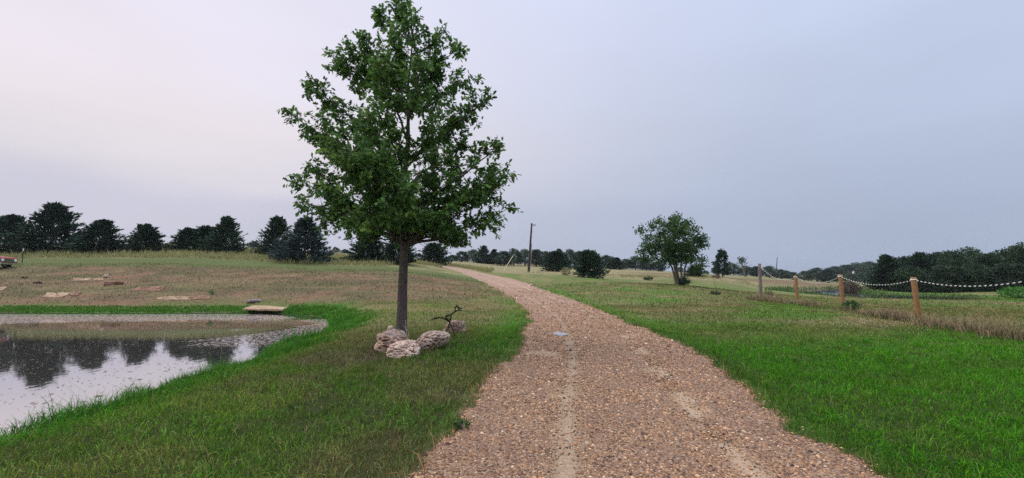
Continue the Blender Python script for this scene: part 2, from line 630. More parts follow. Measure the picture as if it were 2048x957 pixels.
pond_a = [on_plane(u, v, PW) for u, v in [(-40, 905), (60, 862), (150, 836), (250, 803), (330, 777), (400, 757), (460, 738), (518, 717), (530, 700), (560, 690), (610, 681),
                                           (648, 668), (660, 650), (648, 636), (600, 628), (480, 625), (300, 626), (100, 626), (0, 625)]]
pond_a = pond_a + [(-45, 25.5), (-50, 20), (-42, 9), (-25, 3.5), (-13, 3.2), (-8.6, 4.2)]
pond_a = smooth_poly(pond_a, 2)
pond_b = [on_plane(u, v, PW) for u, v in [(1545, 579), (1600, 578), (1690, 577.5), (1705, 583), (1750, 590), (1880, 592), (1960, 595), (1975, 600), (1900, 602), (1800, 600),
                                           (1740, 598), (1680, 594), (1620, 588), (1560, 583)]]
pond_b = smooth_poly(pond_b, 2)


def poly_sd(P, x, y):
    """signed distance to polygon: negative inside"""
    out = np.empty(len(x))
    a = P; c = np.roll(P, -1, 0)
    e = c - a
    L2 = (e ** 2).sum(1)
    for i in range(0, len(x), 20000):
        X, Yv = x[i:i + 20000, None], y[i:i + 20000, None]
        t = np.clip(((X - a[:, 0]) * e[:, 0] + (Yv - a[:, 1]) * e[:, 1]) / L2, 0, 1)
        d = np.sqrt(((X - a[:, 0] - t * e[:, 0]) ** 2 + (Yv - a[:, 1] - t * e[:, 1]) ** 2).min(1))
        cond = (a[:, 1] > Yv) != (c[:, 1] > Yv)
        xi = a[:, 0] + (Yv - a[:, 1]) * e[:, 0] / np.where(np.abs(e[:, 1]) < 1e-9, 1e-9, e[:, 1])
        ins = ((cond & (X < xi)).sum(1) % 2) == 1
        out[i:i + 20000] = np.where(ins, -d, d)
    return out


def ground0(x, y):
    """terrain without the road bed"""
    x = np.atleast_1d(np.asarray(x, float)); y = np.atleast_1d(np.asarray(y, float))
    z = base_h(x, y)
    rr = np.sqrt(x * x + y * y)
    z = z + (fbm(x * .35, y * .35, 3, 3) - .5) * 0.10 * sstep(3, 30, rr) + (fbm(x * .08, y * .08, 5, 3) - .5) * 0.5 * sstep(25, 90, rr)
    for P, wid, sl in ((pond_a, 3.2, .20), (pond_b, 5.0, .10)):
        bb0, bb1 = P.min(0) - wid - 3, P.max(0) + wid + 3
        m = (x > bb0[0]) & (x < bb1[0]) & (y > bb0[1]) & (y < bb1[1])
        if not m.any():
            continue
        d = poly_sd(P, x[m], y[m]) + (fbm(x[m] * 1.1, y[m] * 1.1, 11, 3) - .5) * 0.5
        prof = PW + np.where(d > 0, sl * d, np.maximum(0.3 * d, -1.0))
        w = sstep(0.2, wid, d)
        base = np.maximum(z[m], PW + .03)
        z[m] = prof * (1 - w) + base * w
    return z


def hit(u, v, t0=2.0, t1=160.0):
    """first ground point under photograph pixel (u, v)"""
    Ys = np.concatenate([np.arange(t0, 30, .05), np.arange(30, t1, .25)])
    P = np.array([pix(u, v, Y) for Y in Ys])
    g = ground0(P[:, 0], P[:, 1])
    k = np.nonzero(P[:, 2] <= g)[0]
    i = k[0] if len(k) else len(Ys) - 1
    return (P[i, 0], P[i, 1], float(g[i]))


# road edges traced where they lie on the ground
EL = [(700, 1120), (862, 960), (930, 850), (962, 800), (1003, 745), (1040, 700), (1060, 660), (1064, 636), (1047, 613), (1025, 597), (1000, 581), (958, 560), (921, 545)]
ER = [(2080, 1120), (1740, 957), (1592, 860), (1500, 795), (1385, 705), (1300, 665), (1230, 634), (1180, 613), (1138, 597), (1083, 578), (1033, 560), (963, 545)]
pl = np.array([hit(*p, t0=1.0)[:2] for p in EL]); pr = np.array([hit(*p, t0=1.0)[:2] for p in ER])


def resample(P, n):
    d = np.concatenate([[0], np.cumsum(np.sqrt((np.diff(P, axis=0) ** 2).sum(1)))])
    s = np.linspace(0, d[-1], n)
    return np.stack([np.interp(s, d, P[:, 0]), np.interp(s, d, P[:, 1])], 1)


end = np.array([(-11, 66), (-19, 72), (-30, 76)])
pl = np.concatenate([[(-1.6, -25), (-1.5, -5)], pl, end + (-0.6, -1.6)]); pr = np.concatenate([[(2.4, -25), (2.4, -5)], pr, end + (0.6, 1.6)])
pl = smooth_poly(pl, 2, False); pr = smooth_poly(pr, 2, False)
yy = np.concatenate([np.linspace(-25, 1, 60, endpoint=False), 1 + 74.5 * np.linspace(0, 1, 840) ** 1.5])
pl = np.stack([np.interp(yy, pl[:, 1], pl[:, 0]), yy], 1); pr = np.stack([np.interp(yy, pr[:, 1], pr[:, 0]), yy], 1)
# pair right-edge samples with left-edge ones along the way
cen = (pl + pr) / 2
tan_ = np.gradient(cen, axis=0); tan_ /= np.linalg.norm(tan_, axis=1)[:, None]
half = np.maximum(np.abs((pr - pl)[:, 0]) / 2 * np.abs(tan_[:, 1]), 1.2)
CEN, HALF = cen[::4], half[::4]


def ragged(x, y):
    """uneven line where turf and gravel meet"""
    return (fbm(x * 1.3, y * 1.3, 21, 4) - .5) * .75 + (fbm(x * 6, y * 6, 23, 3) - .5) * .28


def road_sd(x, y):
    """distance beyond the road edge (negative on the road)"""
    x = np.asarray(x, float); y = np.asarray(y, float)
    out = np.empty(len(x))
    for i in range(0, len(x), 20000):
        d = np.sqrt((x[i:i + 20000, None] - CEN[:, 0]) ** 2 + (y[i:i + 20000, None] - CEN[:, 1]) ** 2)
        out[i:i + 20000] = (d - HALF).min(1)
    return out


def road_side(x, y):
    """+1 right of the road, -1 left of it"""
    x = np.asarray(x, float); y = np.asarray(y, float)
    cxx = np.interp(y, CEN[:, 1], CEN[:, 0])
    return np.where(x > cxx, 1.0, -1.0)


def ground(x, y):
    x = np.atleast_1d(np.asarray(x, float)); y = np.atleast_1d(np.asarray(y, float))
    rs = road_sd(x, y) + ragged(x, y)
    return ground0(x, y) - 0.055 * (1 - sstep(-.06, .10, rs))


def gz(x, y):
    return float(ground(np.array([x]), np.array([y]))[0])


# ------------------------------------------------------------------ turf colours (albedo)
BRIGHT = np.array((.046, .172, .006)); MID = np.array((.085, .150, .018)); OLIVE = np.array((.122, .138, .042)); TAN = np.array((.235, .185, .090))
BROWN = np.array((.128, .090, .052)); PINK = np.array((.215, .120, .072)); DARK = np.array((.045, .080, .016)); STRAW = np.array((.30, .255, .125))


def mixc(a, c, w):
    w = np.asarray(w)[:, None]
    return a * (1 - w) + c * w


def turf(x, y):
    rs = road_sd(x, y)
    side_r = road_side(x, y) > 0
    pd = poly_sd(pond_a, x, y)
    pb = poly_sd(pond_b, x, y)
    n1 = fbm(x * .55, y * .55, 31, 5); n2 = fbm(x * .16, y * .16, 37, 4); n3 = fbm(x * 1.8, y * 1.8, 41, 4)
    c = mixc(np.tile(MID, (len(x), 1)), OLIVE, sstep(.35, .65, n2))
    # near lawns: darker green with thatch showing
    c = mixc(c, DARK, .30 * (1 - sstep(6, 13, y)) * sstep(.4, .6, n1) * (~side_r))
    c = mixc(c, np.array((.17, .13, .07)), .42 * sstep(.54, .66, .55 * n1 + .45 * fbm(x * 3.2, y * 2.6, 43, 4)) * (~side_r) * (1 - sstep(26, 34, y)))
    c = mixc(c, BRIGHT * .8, .5 * sstep(.5, .66, fbm(x * .9 + 9, y * .8, 47, 4)) * (~side_r) * (1 - sstep(11, 15, y)))
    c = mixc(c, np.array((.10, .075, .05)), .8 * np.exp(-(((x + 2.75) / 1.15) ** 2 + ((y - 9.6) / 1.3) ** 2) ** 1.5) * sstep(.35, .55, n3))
    # right: bright verge, tan flecked meadow beyond
    lim = 8.5 + .28 * np.maximum(x - 4, 0) + 3 * (n2 - .5)
    br = (1 - sstep(lim, lim + 4.5, y)) * side_r
    c = mixc(c, BRIGHT, br * (.65 + .35 * sstep(.3, .55, n3)))
    mead = sstep(9, 16, y) * side_r
    c = mixc(c, OLIVE * .95, mead * .7)
    c = mixc(c, TAN, mead * .55 * sstep(.48, .66, n1))
    c = mixc(c, BRIGHT * .9 + MID * .1, .55 * sstep(.5, .7, fbm(x * .3 + 40, y * .3, 51, 3)) * mead)
    # verges
    c = mixc(c, BRIGHT, .85 * (1 - sstep(.5, 1.8, rs)) * sstep(7, 10, y) * (1 - sstep(30, 45, y)) * np.where(side_r, .7, 1.0))
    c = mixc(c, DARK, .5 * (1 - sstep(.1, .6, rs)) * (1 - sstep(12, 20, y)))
    # left of the road, in the middle distance
    lm = (~side_r) * sstep(14, 20, y)
    c = mixc(c, OLIVE, lm * .6)
    c = mixc(c, TAN, lm * .45 * sstep(.45, .62, n1))
    # brown slope behind the pond
    sl = sstep(1.3, 2.4, pd + (n1 - .5) * 2.0) * sstep(22, 27, y) * (1 - sstep(42.0, 43.2, y + (n2 - .5) * 4)) * (1 - sstep(-6, 0, x + (n2 - .5) * 8)) * (x < 4)
    c = mixc(c, BROWN, sl * .92)
    c = mixc(c, PINK, sl * .7 * sstep(.50, .64, n1))
    c = mixc(c, np.array((.092, .092, .038)), sl * .85 * sstep(.42, .60, fbm(x * .30, y * .8, 61, 5)))
    c = mixc(c, TAN * .8, sl * .6 * sstep(.5, .62, fbm(x * .35 + 7, y * 1.1, 63, 5)))
    # mown green strip and straw field above
    ms = sstep(41.5, 43, y) * (1 - sstep(47, 48.5, y)) * (x < 0)
    c = mixc(c, np.array((.070, .100, .028)), ms * .8)
    hf = sstep(47, 50, y + (n2 - .5) * 3) * (1 - sstep(-8, -2, x) * (1 - sstep(60, 66, y)))
    c = mixc(c, mixc(np.tile(STRAW * .8, (len(x), 1)), OLIVE, sstep(.4, .7, n1)), hf * .85)
    rf = side_r * sstep(58, 66, y + (n2 - .5) * 8 - .2 * np.maximum(x - 10, 0)) * (1 - sstep(34, 50, x))
    c = mixc(c, STRAW * .8, rf * .75)
    re_ = rs + ragged(x, y)
    c = mixc(c, np.array((.26, .165, .10)), (1 - sstep(-.02, .12, re_)) * .9)
    # shores
    c = mixc(c, BRIGHT * .8, (1 - sstep(np.where((y > 22) & (x < -13), .5, 1.1), np.where((y > 22) & (x < -13), 1.3, 2.3), pd + (n1 - .5) * np.where((y > 22) & (x < -13), .7, 1.6))))
    mound = np.exp(-(((x - 48) / 26) ** 2 + ((y - 84) / 9) ** 2))
    c = mixc(c, mixc(np.tile(BROWN, (len(x), 1)), PINK * .8, n1), sstep(.25, .6, mound) * .85 * sstep(.3, 2, pb))
    c = mixc(c, BRIGHT * .6 + OLIVE * .3, .8 * (1 - sstep(2, 7, pb)) * (x > 40) * (y < 62))
    # mud at the water line
    for d in (pd, pb):
        c = mixc(c, np.array((.10, .075, .05)), (1 - sstep(-.05, .14, d)))
    return c * (0.85 + .3 * n3)[:, None]


# terrain sheet: fine near the camera, coarse towards the horizon
N = 620
s = np.linspace(-1, 1, N)
ax_x = 900 * np.sinh(6.6 * s) / math.sinh(6.6)
sy_ = np.linspace(-.80, 1, N)
ax_y = 6 + 1000 * np.sinh(6.6 * sy_) / math.sinh(6.6)
GX, GY = np.meshgrid(ax_x, ax_y)
gx, gy = GX.ravel(), GY.ravel()
gzv = ground(gx, gy)
idx = np.arange(N * N).reshape(N, N)
quads = np.stack([idx[:-1, :-1], idx[:-1, 1:], idx[1:, 1:], idx[1:, :-1]], -1).reshape(-1, 4)
tcol = turf(gx, gy) * (.92 - .62 * (1 - sstep(7, 18, np.sqrt(gx ** 2 + gy ** 2))) * (road_sd(gx, gy) > .3))[:, None]  # near lawn sheet darkened: shade between the blades put into its colour
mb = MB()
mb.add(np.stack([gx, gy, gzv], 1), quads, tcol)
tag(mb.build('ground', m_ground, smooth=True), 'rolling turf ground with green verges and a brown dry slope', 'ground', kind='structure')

# road sheet
ns, nc = len(pl), 44
tt = np.linspace(-.09, 1.09, nc)
RP = pl[:, None, :] * (1 - tt)[None, :, None] + pr[:, None, :] * tt[None, :, None]
rx, ry = RP[..., 0].ravel(), RP[..., 1].ravel()
T = np.tile(tt, (ns, 1)).ravel()
jit = ragged(rx, ry)
wid = np.repeat(half * 2, nc)
ed = np.minimum(T, 1 - T) * wid
track_l = np.exp(-((T - .312 - .02 * (vnoise(ry * .8, ry * 0, 3) - .5)) / .055) ** 2)
track_r = np.exp(-((T - .74) / .042) ** 2)
rz = ground0(rx, ry) - 0.010 * (track_l + track_r) + .012 * (fbm(rx * 3, ry * 3, 71, 3) - .5) - .12 * (1 - sstep(-.26, -.02, ed - jit * .8))
# bare sandy tracks: strong near on the left, patchy on the right
patch = fbm(rx * .9, ry * .9, 75, 3)
pr_m = sstep(.42, .60, fbm(rx * .4 + 5, ry * 1.1, 77, 3))
sandy = track_l * (.75 - .3 * sstep(9, 16, ry)) * (.65 + .7 * patch) + track_r * (.45 + .6 * pr_m) + .25 * sstep(20, 45, ry) * patch * 1.2
for u, v, du in [(1282, 706, 26), (1312, 741, 30), (1366, 786, 14), (1380, 801, 18), (1404, 823, 24), (1085, 708, 40), (1255, 672, 26), (1120, 795, 24)]:
    px_, py_, _ = hit(u, v)
    sc_ = du * py_ / F
    sandy = np.maximum(sandy, 1.05 * np.exp(-(((rx - px_) / sc_) ** 2 + ((ry - py_) / (sc_ * .8)) ** 2) ** 1.5))
sandy = np.clip(sandy, 0, 1.1)
farf = sstep(9, 24, ry)
mb = MB()
ri = np.arange(ns * nc).reshape(ns, nc)
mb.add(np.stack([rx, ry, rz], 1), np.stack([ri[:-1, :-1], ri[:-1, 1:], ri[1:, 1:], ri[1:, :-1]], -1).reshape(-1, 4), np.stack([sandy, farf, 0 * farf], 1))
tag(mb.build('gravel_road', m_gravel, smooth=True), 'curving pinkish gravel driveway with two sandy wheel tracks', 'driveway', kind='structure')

# pond sheets
for P, nm, lab in ((pond_a, 'pond_water', 'still pond mirroring the cedars with pale scum at far side'),
                   (pond_b, 'pond_water', 'distant low pond behind the fence posts and reeds')):
    lo, hi = P.min(0) - .8, P.max(0) + .8
    q = 0.22 if P is pond_a else 0.7
    xs, ys = np.arange(lo[0], hi[0], q), np.arange(lo[1], hi[1], q)
    X2, Y2 = np.meshgrid(xs, ys)
    x, y = X2.ravel(), Y2.ravel()
    d = poly_sd(P, x, y)
    gi = np.arange(len(x)).reshape(len(ys), len(xs))
    qd = np.stack([gi[:-1, :-1], gi[:-1, 1:], gi[1:, 1:], gi[1:, :-1]], -1).reshape(-1, 4)
    qd = qd[(d[qd] < .75).any(1)]
    if P is pond_a:
        sc_ = .56 * sstep(19.5, 22.5, y + (fbm(x * .5, y * .5, 81, 4) - .5) * 3 - .10 * (x + 8)) * (1 - sstep(-1.2, -.3, d) * .4)
        sc_ = np.maximum(sc_, .55 * sstep(-12.5, -9.5, x + (fbm(x * .8, y * .8, 83, 4) - .5) * 5) * sstep(11, 14, y))
        sc_ = np.maximum(sc_, .44 * (1 - sstep(8, 11, y)))
        sc_ = np.maximum(sc_, .30)
    else:
        sc_ = np.full(len(x), .1)
    mb = MB()
    mb.add(np.stack([x, y, np.full(len(x), PW)], 1), qd, np.stack([sc_, sc_, sc_], 1))
    tag(mb.build(nm, m_water, smooth=True), lab, 'pond', kind='structure')

# puddle in the left wheel track
pu = hit(1120, 669)
mb = MB()
an = np.linspace(0, 2 * math.pi, 40, endpoint=False)
rad = .8 + .35 * vnoise(np.cos(an) * 1.5 + 5, np.sin(an) * 1.5 + 5, 5)
pv = np.stack([pu[0] + .21 * rad * np.cos(an), pu[1] + .36 * rad * np.sin(an), np.full(40, pu[2] + .012)], 1)
mb.add(pv, [list(range(40))], (.1, .1, .1))
m_pud, nt, b = mat_new('puddle_water')
b.inputs['Base Color'].default_value = (.10, .08, .06, 1)
b.inputs['Metallic'].default_value = 0.0
b.inputs['Roughness'].default_value = 0.02
b.inputs['IOR'].default_value = 1.33
b.inputs['Coat Weight'].default_value = 1.0
tag(mb.build('puddle', m_pud), 'small puddle reflecting the sky in the driveway', 'puddle', kind='structure')

# ------------------------------------------------------------------ scattered grass, gravel (stuff)


def blades(x, y, z, h, w, lean, col, curl=.5, seed=1):
    """bent grass blades: five vertices, one quad and one triangle each"""
    r = np.random.default_rng(seed)
    n = len(x)
    fa = r.uniform(0, 2 * np.pi, n); la = r.uniform(0, 2 * np.pi, n)
    dx, dy = np.cos(fa) * w / 2, np.sin(fa) * w / 2
    lx, ly = np.cos(la) * lean * h, np.sin(la) * lean * h
    b0 = np.stack([x - dx, y - dy, z], 1); b1 = np.stack([x + dx, y + dy, z], 1)
    mx_, my_, mz_ = x + lx * .35, y + ly * .35, z + h * .6
    m0 = np.stack([mx_ - dx * .75, my_ - dy * .75, mz_], 1); m1 = np.stack([mx_ + dx * .75, my_ + dy * .75, mz_], 1)
    tp = np.stack([x + lx, y + ly, z + h * np.sqrt(np.maximum(.1, 1 - curl * lean ** 2))], 1)
    V = np.stack([b0, b1, m1, m0, tp], 1).reshape(-1, 3)
    k = np.arange(n) * 5
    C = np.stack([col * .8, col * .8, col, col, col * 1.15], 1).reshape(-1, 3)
    return V, np.stack([k, k + 1, k + 2, k + 3], 1), np.stack([k + 3, k + 2, k + 4], 1), C


def add_blades(mb, *a, **k):
    V, q, t, C = blades(*a, **k)
    mb.add(V, q, C)
    mb.f.append((t + (mb.n - len(V)), 0))


def wedge(y0, y1, dens, ang=1.36, pad=1.0):
    """random ground points inside the view wedge, a little wider than the picture"""
    n = int(dens * ang * (y1 * y1 - y0 * y0) + dens * 2 * pad * (y1 - y0))
    y = np.sqrt(rng.uniform(y0 * y0, y1 * y1, n))
    x = rng.uniform(-1, 1, n) * (ang * y + pad)
    return x, y


mb = MB()
for k, (y0, y1, dens, hh, ww) in enumerate([(1.2, 4.5, 2600, .050, .0055), (4.5, 8, 1500, .052, .007), (8, 14, 620, .055, .011), (14, 24, 190, .06, .018), (24, 44, 38, .08, .035)]):
    x, y = wedge(y0, y1, dens)
    rs = road_sd(x, y) + ragged(x, y)
    pd = poly_sd(pond_a, x, y)
    keep = (rs > .02 + rng.exponential(.03, len(x)) - .12 * (rng.random(len(x)) < .25)) & (pd > .1)
    # worn thin spots in the lawn
    thin = .55 * fbm(x * .55, y * .55, 31, 5) + .45 * fbm(x * 3.2, y * 2.6, 43, 4)
    keep &= ~((thin > .58) & (rng.random(len(x)) < .5) & (road_side(x, y) < 0))
    x, y, rs, pd = x[keep], y[keep], rs[keep], pd[keep]
    n = len(x)
    c = turf(x, y)
    c = c * (rng.uniform(.45, 2.0, n) * (.62 + .76 * fbm(x * 1.6, y * 1.6, 141, 4)) * np.where(road_side(x, y) > 0, 1.0, 1.25))[:, None]
    c[:, 0] *= rng.uniform(.7, 1.6, n)
    dry = rng.random(n) < np.where(road_side(x, y) > 0, .035, .11)
    c[dry] = TAN * rng.uniform(.6, 1.3, (dry.sum(), 1))
    cl = fbm(x * 2.5, y * 2.5, 91, 3)
    h = hh * rng.lognormal(0, .42, n) * (.45 + 1.15 * cl) * np.where(road_side(x, y) > 0, .9, 1.0)
    h *= 1 + .9 * (1 - sstep(.05, .5, rs)) * (rng.random(n) < .5)
    add_blades(mb, x, y, np.maximum(ground(x, y), ground0(x, y) - .02) - .005, h, ww * rng.uniform(.7, 1.4, n), rng.uniform(.2, 1.1, n), c, seed=100 + k)
x, y = wedge(2.5, 13, 16)
ok = (road_sd(x, y) > .25) & (poly_sd(pond_a, x, y) > .4)
x, y = x[ok], y[ok]
k = np.repeat(np.arange(len(x)), 14)
xx = x[k] + rng.normal(0, .045, len(k)); y2 = y[k] + rng.normal(0, .045, len(k))
c = turf(xx, y2) * rng.uniform(.8, 1.9, len(k))[:, None] * rng.uniform(.6, 1.3, len(x))[k][:, None]
add_blades(mb, xx, y2, ground0(xx, y2) - .02, rng.uniform(.07, .15, len(x))[k] * rng.uniform(.6, 1.3, len(k)), .0075 * rng.uniform(.7, 1.4, len(k)), rng.uniform(.3, 1.1, len(k)), c, seed=150)
x, y = wedge(2.5, 12, 30)
ok = (road_sd(x, y) > .3) & (poly_sd(pond_a, x, y) > .5) & (rng.random(len(x)) < np.where(road_side(x, y) > 0, .35, 1)) & (fbm(x * .8, y * .8, 151, 3) > .48)
x, y = x[ok], y[ok]
add_blades(mb, x, y, ground0(x, y) - .01, rng.uniform(.08, .19, len(x)), .005 * rng.uniform(.7, 1.3, len(x)), rng.uniform(.2, 1.2, len(x)), np.array((.34, .27, .14)) * rng.uniform(.7, 1.3, (len(x), 1)), seed=152)
tag(mb.build('lawn_grass', m_blade), 'short mown lawn grass on both sides of the driveway', 'grass', kind='stuff')

# tall grass along the near pond shore
SLAB3 = [pix(486, 617.5, 25.3), pix(566, 619, 25.3), pix(590, 609.5, 28.2), pix(512, 608.5, 28.2)]
SLABQ = np.array(SLAB3)[:, :2]
mb = MB()
x = rng.uniform(-14, -4, 260000); y = rng.uniform(4, 27.5, 260000)
pd = poly_sd(pond_a, x, y)
far = y > 22
keep = (pd > .02) & (pd < np.where(far, 1.5, 2.0)) & (rng.random(len(x)) < np.where(y < 12, 1.0, .45) * (1 - sstep(.3, 2.0, pd) * .75)) & (x > -1.36 * y - 1) & (poly_sd(SLABQ, x, y) > .02)
x, y, pd = x[keep], y[keep], pd[keep]
n = len(x)
cl = fbm(x * 1.3, y * 1.3, 95, 3)
h = (.08 + .20 * sstep(.35, .7, cl)) * rng.lognormal(0, .3, n) * (1 - .55 * sstep(.5, 1.9, pd))
c = np.array((.05, .175, .018)) * rng.uniform(.5, 1.5, n)[:, None]
c[:, 0] *= rng.uniform(.6, 1.9, n)
add_blades(mb, x, y, ground(x, y) - .01, h, np.where(y < 12, .010, .018) * rng.uniform(.6, 1.3, n), rng.uniform(.15, .95, n), c, seed=7)
x = rng.uniform(-45, -7, 60000); y = rng.uniform(24, 28.5, 60000)
pd = poly_sd(pond_a, x, y)
keep = (pd > .05) & (pd < 1.2) & (poly_sd(SLABQ, x, y) > .02)
x, y = x[keep], y[keep]
n = len(x)
c = np.array((.075, .195, .022)) * rng.uniform(.5, 1.4, n)[:, None]
add_blades(mb, x, y, ground(x, y), .09 * rng.lognormal(0, .35, n), .035 * rng.uniform(.6, 1.3, n), rng.uniform(.2, .9, n), c, seed=8)
tag(mb.build('shore_grass', m_blade), 'lush bright green grass along the pond shore', 'grass', kind='stuff')

# long straw-coloured grass of the hay field
mb = MB()
cand_x, cand_y = [], []
x, y = wedge(46.5, 74, 22, 1.3, 0)
keep = ((x < -3) & (y > 47.5 + (fbm(x * .2, y * .2, 37, 3) - .5) * 3) & (road_sd(x, y) > 1.2)) & ~((x > -14) & (y < 57)) | ((x > 1.0) & (y > 63 + np.abs(x - 8) * .1) & (x < 40) & (road_sd(x, y) > 2) & (rng.random(len(x)) < sstep(63, 72, y) * sstep(.35, .6, fbm(x * .25, y * .25, 113, 3))))
x, y = x[keep], y[keep]
n = len(x)
c = mixc(np.tile(STRAW, (n, 1)), np.array((.21, .24, .08)), rng.uniform(0, 1, n)) * rng.uniform(.85, 1.4, n)[:, None]
hmul = np.where(x < 0, 1.0, .35 + .5 * fbm(x * .4, y * .4, 111, 3))
add_blades(mb, x, y, ground(x, y) - .03, (.42) * hmul * rng.lognormal(0, .3, n), .075 * rng.uniform(.5, 1.3, n), rng.uniform(.05, .5, n), c, seed=9)
tag(mb.build('hay_grass', m_blade), 'tall pale straw grass of the uncut field below the cedars', 'grass', kind='stuff')

# loose gravel stones near the camera
ico = np.array([(0, 0, 1), (.9, 0, .15), (.28, .85, -.1), (-.72, .52, .2), (-.72, -.52, -.1), (.28, -.85, .15), (0, 0, -1)])
icf = np.array([(0, 1, 2), (0, 2, 3), (0, 3, 4), (0, 4, 5), (0, 5, 1), (6, 2, 1), (6, 3, 2), (6, 4, 3), (6, 5, 4), (6, 1, 5)])
mb = MB()
pal = np.array([(.08, .045, .026), (.18, .098, .052), (.26, .155, .085), (.34, .215, .125), (.22, .12, .06), (.42, .31, .21), (.50, .41, .31), (.035, .024, .018)])
for y0, y1, dens, size in ((1.6, 5.5, 3000, .0092), (5.5, 9.0, 1700, .0112), (9, 15, 700, .015), (15, 24, 170, .021), (24, 40, 40, .03)):
    n = int(dens * 5.2 * (y1 - y0))
    y = rng.uniform(y0, y1, n)
    cxx = np.interp(y, CEN[:, 1], CEN[:, 0]); hw = np.interp(y, CEN[:, 1], HALF)
    x = cxx + rng.uniform(-1.12, 1.12, n) * hw
    rs = road_sd(x, y) + ragged(x, y)
    T_ = .5 + (x - cxx) / (2 * hw)
    tr = np.maximum(np.exp(-((T_ - .312 - .02 * (vnoise(y * .8, y * 0, 3) - .5)) / .05) ** 2), .95 * np.exp(-((T_ - .74) / .045) ** 2) * sstep(.32, .55, fbm(x * .4 + 5, y * 1.1, 77, 3)))
    keep = (rs < .03 + rng.exponential(.16, n) * (rng.random(n) < .22)) & (rng.random(n) > (.45 + .80 * fbm(x * 3, y * 3, 131, 3)) * tr)
    x, y, rs = x[keep], y[keep], rs[keep]
    n = len(x)
    g = np.where(rs > .05, ground(x, y) + .002, ground0(x, y)) - .006
    sc_ = size * rng.lognormal(0, .35, n)
    a = rng.uniform(0, 2 * np.pi, n)
    P = ico[None] * (1 + rng.uniform(-.22, .22, (n, 7, 1))) * np.array((1, .8, .6)) * sc_[:, None, None]
    xr = P[..., 0] * np.cos(a)[:, None] - P[..., 1] * np.sin(a)[:, None]
    yr = P[..., 0] * np.sin(a)[:, None] + P[..., 1] * np.cos(a)[:, None]
    V = np.stack([xr + x[:, None], yr + y[:, None], P[..., 2] + g[:, None] + sc_[:, None] * .25], -1).reshape(-1, 3)
    Fc = (icf[None] + (np.arange(n) * 7)[:, None, None]).reshape(-1, 3)
    pc = (1.30, 1.22, 1.10) * pal[rng.choice(len(pal), n, p=[.17, .2, .2, .15, .13, .05, .01, .09])] * rng.uniform(.75, 1.2, (n, 1))
    mb.add(V, Fc, np.repeat(pc, 7, 0))
tag(mb.build('loose_gravel', m_pebble), 'loose brown and tan gravel stones covering the driveway', 'gravel', kind='stuff')

# floating debris on the pond
mb = MB()
n = 4200
y = rng.uniform(4.5, 19, n); x = -rng.uniform(5.5, 20, n)
ok = (poly_sd(pond_a, x, y) < -.25) & (x > -1.3 * y - 1)
x, y = x[ok], y[ok]; n = len(x)
a = rng.uniform(0, np.pi, n); L = rng.lognormal(0, .5, n) * .022; Wd = L * rng.uniform(.15, .7, n)
ca, sa_ = np.cos(a), np.sin(a)
q = np.stack([np.stack([x + ca * L, y + sa_ * L], 1), np.stack([x - sa_ * Wd, y + ca * Wd], 1), np.stack([x - ca * L, y - sa_ * L], 1), np.stack([x + sa_ * Wd, y - ca * Wd], 1)], 1)
V = np.concatenate([q, np.full((n, 4, 1), PW + .006)], 2)
V[:, 1, 2] += .006
mb.add(V.reshape(-1, 3), (np.arange(n) * 4)[:, None] + np.arange(4), np.repeat(np.array((.10, .075, .055)) * rng.uniform(.4, 2.2, (n, 1)), 4, 0))
tag(mb.build('floating_leaves', m_blade), 'scattered bits of leaf and weed floating on the pond', 'debris', kind='stuff')

# ------------------------------------------------------------------ vegetation builders


def unit(v):
    return v / np.maximum(1e-9, np.linalg.norm(v, axis=-1, keepdims=True))


def sprays(mb, P, D, L, Wd, col, r, fold=.0):
    """pointed four-cornered sprays at P along D"""
    n = len(P)
    D = unit(D)
    s = unit(np.cross(D, r.normal(size=(n, 3))))
    u = np.cross(s, D)
    L = np.broadcast_to(L, n)[:, None]; Wd = np.broadcast_to(Wd, n)[:, None]
    a = P; b_ = P + D * L * .45 + s * Wd * .5 + u * Wd * fold; t = P + D * L; c = P + D * L * .45 - s * Wd * .5 + u * Wd * fold
    V = np.stack([a, b_, t, c], 1).reshape(-1, 3)
    mb.add(V, (np.arange(n) * 4)[:, None] + np.arange(4), np.repeat(col, 4, 0))


